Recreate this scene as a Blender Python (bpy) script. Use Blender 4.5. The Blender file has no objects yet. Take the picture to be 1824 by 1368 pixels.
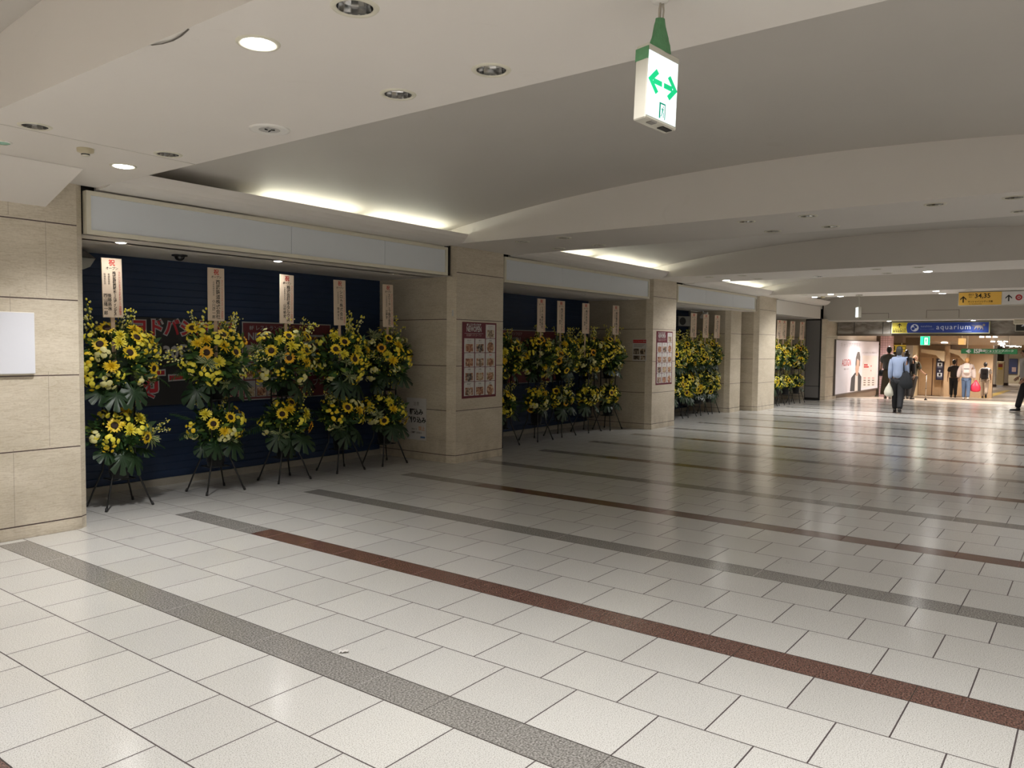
import bpy, math, random
import numpy as np
from mathutils import Vector, Matrix, noise as mnoise
PI = math.pi
rad = math.radians
scene = bpy.context.scene
col = scene.collection

# ------------------------------------------------------------------ camera
HCAM = 1.5296
FPX, PITCH, YAW, ROLL = 1392.59, rad(2.8077), rad(36.9532), rad(0.5457)
_cy, _sy, _cp, _sp = math.cos(YAW), math.sin(YAW), math.cos(PITCH), math.sin(PITCH)
FW = Vector((_cy*_cp, _sy*_cp, -_sp))
RT = Vector((_sy, -_cy, 0))
UP = RT.cross(FW)
RT, UP = math.cos(ROLL)*RT + math.sin(ROLL)*UP, -math.sin(ROLL)*RT + math.cos(ROLL)*UP
CAM = Vector((0, 0, HCAM))
cd = bpy.data.cameras.new('camera')
cd.sensor_width = 36
cd.lens = FPX/1824*36
cd.clip_start = 0.05
cd.clip_end = 300
cam = bpy.data.objects.new('camera', cd)
m3 = Matrix((RT, UP, -FW)).transposed()
cam.matrix_world = Matrix.Translation(CAM) @ m3.to_4x4()
col.objects.link(cam)
scene.camera = cam

# ------------------------------------------------------------------ world and exposure
world = bpy.data.worlds.new('world')
scene.world = world
world.use_nodes = True
world.node_tree.nodes['Background'].inputs[0].default_value = (1.0, 0.96, 0.9, 1)
world.node_tree.nodes['Background'].inputs[1].default_value = 0.0
scene.view_settings.view_transform = 'Standard'
scene.view_settings.look = 'None'
scene.view_settings.gamma = 1
scene.view_settings.use_curve_mapping = False
scene.view_settings.exposure = 1.80
scene.cycles.max_bounces = 8
scene.cycles.diffuse_bounces = 5
scene.cycles.glossy_bounces = 4
scene.cycles.transmission_bounces = 4
scene.cycles.use_adaptive_sampling = True
scene.cycles.adaptive_threshold = 0.02
scene.cycles.caustics_reflective = False
scene.cycles.caustics_refractive = False
scene.cycles.sample_clamp_indirect = 4.0

# lamp strengths (watts of each spot, radiance of each glowing disc or tube)
W_DOWN = 48.0
W_FAR = 43.0
E_DISC = 9.0
E_TUBE = 5.5


def ray(u, v):
    return FW + RT*((u-912)/FPX) - UP*((v-684)/FPX)


def at(u, v, ax, val):
    """the point of the place seen at photo pixel u,v on the plane axis=val"""
    d = ray(u, v)
    return CAM + d*((val-CAM[ax])/d[ax])


def floor_z(x):
    if x < 26.0: return 0.0
    if x < 41.8: return -0.0425*(x-26.0)
    return -0.6715


def at_floor(u, v):
    d = ray(u, v)
    t = 1.0
    for i in range(4000):
        p = CAM + d*t
        if p.z <= floor_z(p.x): return p
        t += 0.02
    return p


# ------------------------------------------------------------------ materials
class NT:
    def __init__(s, name):
        s.m = bpy.data.materials.new(name)
        s.m.use_nodes = True
        s.t = s.m.node_tree
        s.b = s.t.nodes['Principled BSDF']
        s.co = None

    def n(s, typ, **kw):
        nd = s.t.nodes.new(typ)
        for k, v in kw.items(): setattr(nd, k, v)
        return nd

    def link(s, a, b): s.t.links.new(a, b)

    def math(s, op, a, b=None, c=None):
        nd = s.n('ShaderNodeMath', operation=op)
        for i, x in enumerate((a, b, c)):
            if x is None: continue
            if isinstance(x, (int, float)): nd.inputs[i].default_value = x
            else: s.link(x, nd.inputs[i])
        return nd.outputs[0]

    def obj(s):
        if s.co is None: s.co = s.n('ShaderNodeTexCoord').outputs['Object']
        return s.co

    def xyz(s):
        sp = s.n('ShaderNodeSeparateXYZ')
        s.link(s.obj(), sp.inputs[0])
        return sp.outputs

    def noise(s, scale, detail=2, stretch=(1, 1, 1), dist=0, out=0):
        mp = s.n('ShaderNodeMapping')
        mp.inputs['Scale'].default_value = stretch
        s.link(s.obj(), mp.inputs[0])
        nz = s.n('ShaderNodeTexNoise')
        nz.inputs['Scale'].default_value = scale
        nz.inputs['Detail'].default_value = detail
        nz.inputs['Distortion'].default_value = dist
        s.link(mp.outputs[0], nz.inputs['Vector'])
        return nz.outputs[out]

    def ramp(s, fac, stops):
        r = s.n('ShaderNodeValToRGB')
        e = r.color_ramp.elements
        while len(e) < len(stops): e.new(0.5)
        for i, (p, c) in enumerate(stops):
            e[i].position = p
            e[i].color = (*c, 1) if len(c) == 3 else c
        s.link(fac, r.inputs[0])
        return r.outputs[0]

    def mix(s, fac, a, b, mode='MIX'):
        mx = s.n('ShaderNodeMix', data_type='RGBA', blend_type=mode)
        for i, x in ((0, fac), (6, a), (7, b)):
            if isinstance(x, (int, float)): mx.inputs[i].default_value = x
            elif isinstance(x, tuple): mx.inputs[i].default_value = (*x, 1)
            else: s.link(x, mx.inputs[i])
        return mx.outputs[2]

    def base(s, c): s.link(c, s.b.inputs['Base Color'])

    def bump(s, h, strength=0.2, dist=0.01):
        b = s.n('ShaderNodeBump')
        b.inputs['Strength'].default_value = strength
        b.inputs['Distance'].default_value = dist
        s.link(h, b.inputs['Height'])
        s.link(b.outputs[0], s.b.inputs['Normal'])


_M = {}


def mat(name, c, rough=0.5, metal=0.0, emit=0.0, var=0.0, scale=20.0, spec=0.5, trans=0.0, bump=0.0, ecol=None):
    if name in _M: return _M[name]
    k = NT(name)
    k.b.inputs['Base Color'].default_value = (*c, 1)
    k.b.inputs['Roughness'].default_value = rough
    k.b.inputs['Metallic'].default_value = metal
    k.b.inputs['Specular IOR Level'].default_value = spec
    if trans: k.b.inputs['Transmission Weight'].default_value = trans
    if var:
        f = k.noise(scale, 3)
        k.base(k.mix(f, tuple(max(0, x*(1-var)) for x in c), tuple(min(1, x*(1+var)) for x in c)))
    if bump:
        k.bump(k.noise(scale*3, 3), bump)
    if emit:
        k.b.inputs['Emission Color'].default_value = (*(ecol or c), 1)
        k.b.inputs['Emission Strength'].default_value = emit
    _M[name] = k.m
    return k.m


def stone_mat(name, vx=None, zs=(0.10, 0.68, 1.26, 1.86, 2.46), gloss=0.35, tone=1.0):
    k = NT(name)
    X, Y, Z = k.xyz()
    n1 = k.noise(1.6, 3, (1, 1, 2.5), 0.6)
    veins = k.noise(5.0, 5, (1, 1, 9), 1.6)
    fine = k.noise(60, 2)
    b = k.ramp(n1, [(0.3, (0.55*tone, 0.49*tone, 0.385*tone)), (0.7, (0.65*tone, 0.585*tone, 0.475*tone))])
    v = k.ramp(veins, [(0.44, (1, 1, 1)), (0.5, (0.78, 0.74, 0.68)), (0.54, (1, 1, 1))])
    c = k.mix(0.75, b, v, 'MULTIPLY')
    c = k.mix(0.12, c, k.ramp(fine, [(0.3, (0.3, 0.25, 0.2)), (0.7, (1, 1, 1))]), 'MULTIPLY')
    # dirt rising from the floor
    dirt = k.math('MULTIPLY', k.ramp(k.noise(7, 4, (1, 1, 0.4)), [(0.45, (0, 0, 0)), (0.7, (1, 1, 1))]),
                  k.math('SUBTRACT', 1.0, k.math('MINIMUM', k.math('DIVIDE', Z, 0.45), 1.0)))
    c = k.mix(k.math('MULTIPLY', dirt, 0.45), c, (0.22, 0.18, 0.13))
    ln = None
    for z in zs:
        l = k.math('LESS_THAN', k.math('ABSOLUTE', k.math('SUBTRACT', Z, z)), 0.0045)
        ln = l if ln is None else k.math('MAXIMUM', ln, l)
    c = k.mix(ln, c, (0.07, 0.045, 0.04))
    if vx:
        p, off, q = vx
        row = k.math('FLOOR', k.math('DIVIDE', k.math('ADD', Z, 0.49), 0.594))
        sh = k.math('MULTIPLY', k.math('MODULO', row, 2.0), q)
        xm = k.math('FLOORED_MODULO', k.math('SUBTRACT', k.math('SUBTRACT', X, off), sh), p)
        l = k.math('LESS_THAN', xm, 0.004)
        c = k.mix(k.math('MULTIPLY', l, 0.6), c, (0.2, 0.17, 0.13))
    k.base(c)
    k.b.inputs['Roughness'].default_value = gloss
    k.bump(veins, 0.05)
    return k.m


def floor_mat():
    k = NT('floor tiles')
    X, Y, Z = k.xyz()
    P, S, W = 1.4, 0.2028, 0.3991
    u = k.math('SUBTRACT', X, 2.3104)
    per = k.math('FLOOR', k.math('DIVIDE', u, P))
    ux = k.math('SUBTRACT', u, k.math('MULTIPLY', per, P))
    inside = k.math('LESS_THAN', Y, 6.53)
    stripe = k.math('MULTIPLY', k.math('LESS_THAN', ux, S), inside)
    r = k.math('FLOOR', k.math('DIVIDE', k.math('SUBTRACT', ux, S), W))
    r = k.math('MAXIMUM', r, 0.0)
    r = k.math('MINIMUM', r, 2.0)
    n = k.math('ADD', k.math('MULTIPLY', per, 3.0), r)
    odd = k.math('FLOORED_MODULO', n, 2.0)
    ph = k.math('MULTIPLY', k.math('SUBTRACT', 1.0, odd), 0.5)
    jy = k.math('SUBTRACT', k.math('DIVIDE', k.math('SUBTRACT', 4.4117, Y), 0.4), ph)
    fy = k.math('FRACT', k.math('ADD', jy, 200.0))
    dy = k.math('MULTIPLY', k.math('MINIMUM', fy, k.math('SUBTRACT', 1.0, fy)), 0.4)
    # distance to the x joints
    a0 = k.math('SUBTRACT', ux, k.math('ADD', S, k.math('MULTIPLY', r, W)))
    dx = k.math('MINIMUM', k.math('ABSOLUTE', a0), k.math('ABSOLUTE', k.math('SUBTRACT', W, a0)))
    jt = k.math('LESS_THAN', k.math('MINIMUM', dx, dy), 0.0032)
    # stripe joints, every second tile
    fs = k.math('FRACT', k.math('ADD', k.math('MULTIPLY', k.math('SUBTRACT', k.math('DIVIDE', k.math('SUBTRACT', 4.4117, Y), 0.4), 1.5), 0.5), 100.0))
    ds = k.math('MULTIPLY', k.math('MINIMUM', fs, k.math('SUBTRACT', 1.0, fs)), 0.8)
    ex = k.math('MINIMUM', ux, k.math('ABSOLUTE', k.math('SUBTRACT', ux, S)))
    js = k.math('LESS_THAN', k.math('MINIMUM', k.math('ADD', ds, 0.0012), ex), 0.0030)
    # tile tone
    wn = k.n('ShaderNodeTexWhiteNoise', noise_dimensions='2D')
    cb = k.n('ShaderNodeCombineXYZ')
    k.link(n, cb.inputs[0])
    k.link(k.math('FLOOR', k.math('ADD', jy, 200.0)), cb.inputs[1])
    k.link(cb.outputs[0], wn.inputs['Vector'])
    tone = k.math('ADD', 0.93, k.math('MULTIPLY', wn.outputs[0], 0.09))
    sp = k.noise(210, 3)
    sp2 = k.noise(120, 3)
    big = k.noise(1.3, 3)
    tile = k.ramp(sp, [(0.36, (0.36, 0.35, 0.325)), (0.46, (0.57, 0.563, 0.535)), (0.62, (0.66, 0.653, 0.63))])
    tile = k.mix(0.10, tile, k.ramp(big, [(0.35, (0.72, 0.68, 0.62)), (0.65, (1, 1, 1))]), 'MULTIPLY')
    cmb = k.n('ShaderNodeCombineColor')
    for i in range(3): k.link(tone, cmb.inputs[i])
    tile = k.mix(1.0, tile, cmb.outputs[0], 'MULTIPLY')
    # scuffs
    sc = k.ramp(k.noise(9, 4, (1, 1.7, 1), 0.8), [(0.70, (0, 0, 0)), (0.78, (1, 1, 1))])
    tile = k.mix(k.math('MULTIPLY', sc, 0.35), tile, (0.30, 0.28, 0.25))
    gray = k.ramp(sp2, [(0.36, (0.12, 0.115, 0.105)), (0.5, (0.235, 0.225, 0.21)), (0.66, (0.38, 0.365, 0.345))])
    brown = k.ramp(sp2, [(0.38, (0.055, 0.032, 0.026)), (0.52, (0.145, 0.075, 0.058)), (0.68, (0.23, 0.13, 0.105))])
    oddp = k.math('MULTIPLY', k.math('FLOORED_MODULO', per, 2.0), k.math('LESS_THAN', Y, 5.412))
    strip = k.mix(oddp, gray, brown)
    c = k.mix(stripe, k.mix(jt, tile, (0.06, 0.045, 0.045)), k.mix(js, strip, (0.03, 0.025, 0.02)))
    k.base(c)
    rg = k.math('ADD', 0.11, k.math('MULTIPLY', k.noise(18, 3), 0.12))
    k.link(k.math('MAXIMUM', rg, k.math('MULTIPLY', jt, 0.7)), k.b.inputs['Roughness'])
    k.b.inputs['Specular IOR Level'].default_value = 0.55
    return k.m


def paint_mat(name, c, rough=0.6):
    k = NT(name)
    f = k.noise(1.1, 4)
    g = k.noise(45, 2)
    b = k.mix(f, tuple(x*0.95 for x in c), tuple(min(1, x*1.03) for x in c))
    st = k.ramp(k.noise(3.2, 5, (1, 1, 1), 1.0), [(0.66, (0, 0, 0)), (0.80, (1, 1, 1))])
    b = k.mix(k.math('MULTIPLY', st, 0.12), b, (0.32, 0.27, 0.2))
    k.base(b)
    k.bump(g, 0.03)
    k.b.inputs['Roughness'].default_value = rough
    return k.m


M_FLOOR = floor_mat()
M_STONE = stone_mat('beige veined stone')
M_STONE0 = stone_mat('beige veined stone slabs', (1.2, 2.72, -0.26))
M_TRIMSTONE = stone_mat('pale corner stone', zs=(0.10,), tone=1.12, gloss=0.3)
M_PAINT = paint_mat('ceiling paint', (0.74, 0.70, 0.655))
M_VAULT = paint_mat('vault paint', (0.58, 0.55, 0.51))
M_FASCIA = paint_mat('grey fascia paint', (0.60, 0.565, 0.51))
M_CREAM = mat('cream frame', (0.66, 0.63, 0.52), 0.45, var=0.05)
M_PANEL = mat('milky blue grey panel', (0.66, 0.695, 0.73), 0.35, var=0.02, scale=3)
M_BLACK = mat('black paint', (0.012, 0.012, 0.013), 0.45, var=0.1)
M_DARK = mat('dark gap', (0.02, 0.017, 0.015), 0.8, var=0.1)
M_CHROME = mat('bright reflector metal', (0.62, 0.62, 0.62), 0.12, 1.0, var=0.1, scale=60)
M_WHITE = mat('white enamel', (0.75, 0.73, 0.69), 0.4, var=0.03)
M_GLOW = mat('lamp diffuser', (1, 0.98, 0.94), 0.5, emit=E_DISC, var=0.01, ecol=(1, 0.97, 0.92))
M_TUBE = mat('fluorescent tube', (1, 1, 0.95), 0.5, emit=E_TUBE, var=0.01, ecol=(0.97, 1.0, 0.84))
M_GREYW = mat('grey board', (0.21, 0.20, 0.195), 0.55, var=0.06)


# ------------------------------------------------------------------ mesh building
class MB:
    def __init__(s): s.v, s.f, s.mi, s.mats, s.sm = [], [], [], [], []

    def slot(s, m):
        if m is None: m = s.mats[0] if s.mats else None
        if m not in s.mats: s.mats.append(m)
        return s.mats.index(m)

    def add(s, vs, fs, m=None, smooth=False, mtx=None):
        o = len(s.v)
        s.v += [tuple(mtx @ Vector(p)) if mtx else tuple(p) for p in vs]
        s.f += [tuple(i+o for i in f) for f in fs]
        k = s.slot(m) if (m is not None or s.mats) else 0
        s.mi += [k]*len(fs)
        s.sm += [smooth]*len(fs)
        return s

    def box(s, a, b, m=None, mtx=None, bev=0.0):
        x0, y0, z0 = a
        x1, y1, z1 = b
        if bev:
            vs, fs = [], []
            e = bev
            pts = [(x0+e, y0), (x1-e, y0), (x1, y0+e), (x1, y1-e), (x1-e, y1), (x0+e, y1), (x0, y1-e), (x0, y0+e)]
            ins = [(x0+e, y0+e), (x1-e, y0+e), (x1-e, y0+e), (x1-e, y1-e), (x1-e, y1-e), (x0+e, y1-e), (x0+e, y1-e), (x0+e, y0+e)]
            rings = [[(p[0], p[1], z0) for p in ins], [(p[0], p[1], z0+e) for p in pts], [(p[0], p[1], z1-e) for p in pts], [(p[0], p[1], z1) for p in ins]]
            for r in rings: vs += r
            for i in range(3):
                for j in range(8):
                    k = (j+1) % 8
                    fs.append((i*8+j, i*8+k, i*8+8+k, i*8+8+j))
            fs += [tuple(range(7, -1, -1)), tuple(range(24, 32))]
            return s.add(vs, fs, m, False, mtx)
        vs = [(x0, y0, z0), (x1, y0, z0), (x1, y1, z0), (x0, y1, z0), (x0, y0, z1), (x1, y0, z1), (x1, y1, z1), (x0, y1, z1)]
        return s.add(vs, [(3, 2, 1, 0), (4, 5, 6, 7), (0, 1, 5, 4), (1, 2, 6, 5), (2, 3, 7, 6), (3, 0, 4, 7)], m, False, mtx)

    def quad(s, a, b, c, d, m=None): return s.add([a, b, c, d], [(0, 1, 2, 3)], m)

    def prism(s, pts, ax, a, b, m=None, cap=True, smooth=False):
        """polygon in the other two axes extruded along ax"""
        n = len(pts)
        def P(p, t):
            q = list(p)
            q.insert(ax, t)
            return tuple(q)
        vs = [P(p, a) for p in pts] + [P(p, b) for p in pts]
        fs = [(i, (i+1) % n, n+(i+1) % n, n+i) for i in range(n)]
        s.add(vs, fs, m, smooth)
        if cap: s.add(vs, [tuple(range(n-1, -1, -1)), tuple(range(n, 2*n))], m)
        return s

    def tube(s, pts, r, n=8, m=None, cap=True, smooth=True):
        pts = [Vector(p) for p in pts]
        rs = r if isinstance(r, (list, tuple)) else [r]*len(pts)
        vs, fs = [], []
        prev = None
        for i, p in enumerate(pts):
            d = (pts[min(i+1, len(pts)-1)] - pts[max(i-1, 0)]).normalized()
            if prev is None:
                a = d.orthogonal().normalized()
            else:
                a = (prev - d*prev.dot(d))
                a = a.normalized() if a.length > 1e-6 else d.orthogonal().normalized()
            prev = a
            b = d.cross(a)
            for j in range(n):
                t = 2*PI*j/n
                vs.append(p + (a*math.cos(t) + b*math.sin(t))*rs[i])
        for i in range(len(pts)-1):
            for j in range(n):
                k = (j+1) % n
                fs.append((i*n+j, i*n+k, (i+1)*n+k, (i+1)*n+j))
        if cap: fs += [tuple(range(n-1, -1, -1)), tuple(range((len(pts)-1)*n, len(pts)*n))]
        return s.add(vs, fs, m, smooth)

    def lathe(s, prof, n=24, m=None, mtx=None, smooth=True):
        vs, fs = [], []
        for r, z in prof:
            for j in range(n):
                t = 2*PI*j/n
                vs.append((r*math.cos(t), r*math.sin(t), z))
        for i in range(len(prof)-1):
            for j in range(n):
                k = (j+1) % n
                fs.append((i*n+j, i*n+k, (i+1)*n+k, (i+1)*n+j))
        return s.add(vs, fs, m, smooth, mtx)

    def ball(s, c, r, n=10, k=7, m=None, mtx=None):
        rx, ry, rz = r if isinstance(r, tuple) else (r, r, r)
        vs, fs = [(c[0], c[1], c[2]-rz)], []
        for i in range(1, k):
            ph = -PI/2 + PI*i/k
            for j in range(n):
                t = 2*PI*j/n
                vs.append((c[0]+rx*math.cos(ph)*math.cos(t), c[1]+ry*math.cos(ph)*math.sin(t), c[2]+rz*math.sin(ph)))
        vs.append((c[0], c[1], c[2]+rz))
        for j in range(n): fs.append((0, 1+(j+1) % n, 1+j))
        for i in range(k-2):
            for j in range(n):
                q = (j+1) % n
                fs.append((1+i*n+j, 1+i*n+q, 1+(i+1)*n+q, 1+(i+1)*n+j))
        o = 1+(k-2)*n
        for j in range(n): fs.append((o+j, o+(j+1) % n, len(vs)-1))
        return s.add(vs, fs, m, True, mtx)

    def mesh(s, name):
        me = bpy.data.meshes.new(name)
        me.from_pydata(s.v, [], s.f)
        for m in s.mats:
            if m is not None: me.materials.append(m)
        me.polygons.foreach_set('material_index', s.mi)
        me.polygons.foreach_set('use_smooth', s.sm)
        me.update()
        return me

    def build(s, name, parent=None, loc=(0, 0, 0), rot=(0, 0, 0)):
        return link(name, s.mesh(name), parent, loc, rot)


def link(name, me, parent=None, loc=(0, 0, 0), rot=(0, 0, 0), scale=1):
    o = bpy.data.objects.new(name, me)
    col.objects.link(o)
    o.parent = parent
    o.location = loc
    o.rotation_euler = rot
    if scale != 1: o.scale = (scale,)*3 if isinstance(scale, (int, float)) else scale
    return o


def tag(o, label=None, cat=None, group=None, kind=None):
    if label: o['label'] = label
    if cat: o['category'] = cat
    if group: o['group'] = group
    if kind: o['kind'] = kind
    return o


def thing(name, label, cat, loc=(0, 0, 0), rz=0.0, group=None):
    o = bpy.data.objects.new(name, None)
    col.objects.link(o)
    o.empty_display_size = 0.1
    o.location = loc
    o.rotation_euler = (0, 0, rz)
    return tag(o, label, cat, group)


def struct(name, mb, m=None, label=None):
    if m is not None and not mb.mats:
        mb.mats = [m]
    o = mb.build(name)
    tag(o, label, None, None, 'structure')
    return o


def dup(o, parent=None):
    c = o.copy()
    col.objects.link(c)
    c.parent = parent
    for ch in list(o.children): dup(ch, c)
    return c


_TX = {}


def text_mesh(body, size=1.0, bold=0.0, ls=1.0, cs=1.0, align='CENTER', res=2):
    key = (body, size, bold, ls, cs, align, res)
    if key in _TX: return _TX[key]
    c = bpy.data.curves.new('text', 'FONT')
    c.body = body
    c.size = size
    c.offset = bold
    c.space_line = ls
    c.space_character = cs
    c.align_x = align
    c.align_y = 'CENTER'
    c.resolution_u = res
    o = bpy.data.objects.new('text', c)
    tmp = o.to_mesh()
    me = tmp.copy()
    o.to_mesh_clear()
    bpy.data.objects.remove(o)
    bpy.data.curves.remove(c)
    me.materials.clear()
    _TX[key] = me
    return me


def text_add(mb, body, m, mtx, size=1.0, bold=0.0, ls=1.0, cs=1.0, align='CENTER', sx=1.0, res=2):
    """adds flat lettering to a mesh; mtx maps the text's x (right) y (up) z (towards the reader)"""
    me = text_mesh(body, size, bold, ls, cs, align, res)
    S = Matrix.Diagonal((sx, 1, 1, 1))
    mb.add([v.co[:] for v in me.vertices], [tuple(p.vertices) for p in me.polygons], m, False, mtx @ S)


def face_mtx(origin, xdir, zdir):
    """text frame: x along xdir, z towards the reader, y = up"""
    x = Vector(xdir).normalized()
    z = Vector(zdir).normalized()
    y = z.cross(x)
    r = Matrix((x, y, z)).transposed().to_4x4()
    return Matrix.Translation(Vector(origin)) @ r


# ------------------------------------------------------------------ lamps (builders carry their own light)
def spot(parent, power, loc, angle=160, blend=1.0, color=(1, 0.98, 0.963), r=0.05):
    l = bpy.data.lights.new('lamp_light', 'SPOT')
    l.energy = power
    l.spot_size = rad(angle)
    l.spot_blend = blend
    l.color = color
    l.shadow_soft_size = r
    o = bpy.data.objects.new('lamp_light', l)
    col.objects.link(o)
    o.parent = parent
    o.location = loc
    return o


HC = 2.79
YR0, YR1 = -1.9, 6.62       # corridor side planes
_trim = MB().lathe([(0.068, 0.0), (0.072, -0.006), (0.086, -0.006), (0.092, 0.0)], 28, M_CREAM).mesh('trim_ring')
_refl = MB().lathe([(0.069, -0.002), (0.066, 0.03), (0.05, 0.075), (0.045, 0.09), (0.0005, 0.09)], 14, M_CHROME, smooth=False).mesh('reflector')
_diff = MB().lathe([(0.069, -0.003), (0.05, -0.010), (0.0005, -0.013)], 24, M_GLOW).mesh('diffuser')
_bulb = MB().lathe([(0.0005, 0.035), (0.012, 0.037), (0.02, 0.05), (0.022, 0.085)], 12, M_WHITE).mesh('bulb')


def downlight(x, y, lit, label, group, z=HC, power=None, s=1.0, angle=160, color=(1, 0.98, 0.963)):
    t = thing('downlight', label, 'ceiling light', (x, y, z), random.random()*3, group)
    link('trim_ring', _trim, t, scale=s)
    if lit:
        tag(link('diffuser', _diff, t, scale=s), 'glowing white disc')
        spot(t, power or W_DOWN, (0, 0, -0.03), angle, 1.0, color)
    else:
        tag(link('reflector', _refl, t, scale=s), 'faceted metal reflector')
        link('bulb', _bulb, t, scale=s)
    return t

# ------------------------------------------------------------------ setting: floor, walls, ceiling
random.seed(4)


def build_floor():
    mb = MB()
    # rows of faces so that the ramp beyond the opening bends where it does
    xs = [-9, 0, 10, 20, 26.0, 41.8, 78]
    for a, b in zip(xs[:-1], xs[1:]):
        mb.quad((a, -4, floor_z(a)), (b, -4, floor_z(b)), (b, 14, floor_z(b)), (a, 14, floor_z(a)))
    mb.mats = [M_FLOOR, mat('hall floor', (0.52, 0.45, 0.38), 0.28, var=0.08, scale=2), None]
    mb.mats = mb.mats[:2]
    mb.mi = [0, 0, 0, 0, 1, 1]
    return struct('floor', mb)


build_floor()


def soffit(mb, x0, x1, y0, y1, z, holes, m, R=0.069, c=0.12):
    """a flat soffit with round openings for the downlights"""
    holes = [h for h in holes if x0 < h[0] < x1 and y0 < h[1] < y1]
    rows = {}
    for h in holes: rows.setdefault(round(h[1], 2), []).append(h)
    y = y0
    for ky in sorted(rows):
        ya, yb = ky-c, ky+c
        mb.quad((x0, y, z), (x0, ya, z), (x1, ya, z), (x1, y, z), m)
        x = x0
        for hx, hy in sorted(rows[ky]):
            xa, xb = hx-c, hx+c
            mb.quad((x, ya, z), (x, yb, z), (xa, yb, z), (xa, ya, z), m)
            n = 32
            vs, fs = [], []
            for j in range(n):
                t = 2*PI*j/n
                ct, st = math.cos(t), math.sin(t)
                q = c/max(abs(ct), abs(st))
                vs += [(hx+R*ct, hy+R*st, z), (hx+q*ct, hy+(ky-hy)+q*st, z)]
            for j in range(n):
                k = (j+1) % n
                fs.append((2*j, 2*k, 2*k+1, 2*j+1))
            mb.add(vs, fs, m)
            x = xb
        mb.quad((x, ya, z), (x, yb, z), (x1, yb, z), (x1, ya, z), m)
        y = yb
    mb.quad((x0, y, z), (x0, y1, z), (x1, y1, z), (x1, y, z), m)


def vz(y): return 3.30 - 0.019*(y-2.4)**2


BEAMS = [(-9.4, -8.1), (-3.83, -2.48), (1.77, 3.12), (7.42, 8.75), (13.02, 14.45), (18.66, 20.02)]
ROWS = [(-3.55, -2.75), (2.03, 2.85), (7.69, 8.48), (13.36, 14.15), (18.95, 19.8)]
COLS = [5.65, 5.05, 2.88, 2.28, 0.62, 0.02]
LIT = {(2.03, 2.88), (2.85, 5.65), (14.15, 5.65), (14.15, 2.28), (19.8, 5.65), (18.95, 5.05), (19.8, 5.05), (18.95, 2.88), (19.8, 2.88), (2.03, 1.2), (2.03, 0.02),
       (2.03, -0.58), (2.03, -1.18), (7.69, -0.58), (7.69, -1.18), (13.36, -0.58), (13.36, -1.18), (-3.55, -0.58), (-3.55, -1.18),  # negative columns are unseen lamps, added as fill light
       (-2.75, 5.05), (-2.75, 2.28), (-2.75, 0.62), (-3.55, 2.88), (-3.55, 5.65), (2.85, 0.02), (-3.55, 0.02)}
LIT0 = LIT
HOLES = [(x, y) for r in ROWS for x in r for y in COLS]
HOLES = [h for h in HOLES if h[0] > 0 or h in LIT0]
HOLES = [h for h in HOLES if h[1] > 0.5 or h[0] < 3] + [(2.03, 1.2), (7.68, 1.2)] + [(x, y) for x in (2.03, 7.69, 13.36, -3.55) for y in (-0.58, -1.18)]  # the negative columns hold the fill lamps added out of view


def ygrid(a, b, n=40): return [a+(b-a)*i/n for i in range(n+1)]


mb = MB()
for bx0, bx1 in BEAMS:
    soffit(mb, bx0, bx1, YR0, YR1+0.02, HC, HOLES, M_PAINT)
    for x, s in ((bx0, 1), (bx1, -1)):       # side faces up to the arch
        g = ygrid(YR0, YR1)
        for a, b in zip(g[:-1], g[1:]):
            mb.quad((x, a, HC), (x, b, HC), (x, b, vz(b)), (x, a, vz(a)), M_PAINT)
struct('ceiling', mb)
edges = [-9.4] + [e for b in BEAMS for e in b][1:] + [24.2]
spans = [(BEAMS[i][1], BEAMS[i+1][0]) for i in range(len(BEAMS)-1)] + [(BEAMS[-1][1], 24.2)]
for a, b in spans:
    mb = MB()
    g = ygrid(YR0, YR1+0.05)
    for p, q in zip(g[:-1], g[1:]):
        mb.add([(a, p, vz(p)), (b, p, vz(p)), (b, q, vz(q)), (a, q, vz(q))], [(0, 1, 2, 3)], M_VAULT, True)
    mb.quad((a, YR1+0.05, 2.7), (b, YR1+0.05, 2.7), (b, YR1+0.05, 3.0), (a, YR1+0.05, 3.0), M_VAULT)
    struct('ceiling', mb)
# boxed drop above the first pier, sloping down towards the wall
mb = MB()
mb.prism([(5.98, HC-0.002), (6.63, 2.573), (6.63, HC)], 0, -9, 2.725, M_PAINT)
struct('trim_1', mb)
struct('trim_19', MB().box((1.78, 5.166, HC-0.0015), (3.115, 5.172, HC+0.001), mat('crease shade line', (0.50, 0.465, 0.42), 0.7, var=0.05)))  # darker strip painted in to draw the shaded crease of the soffit
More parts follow.
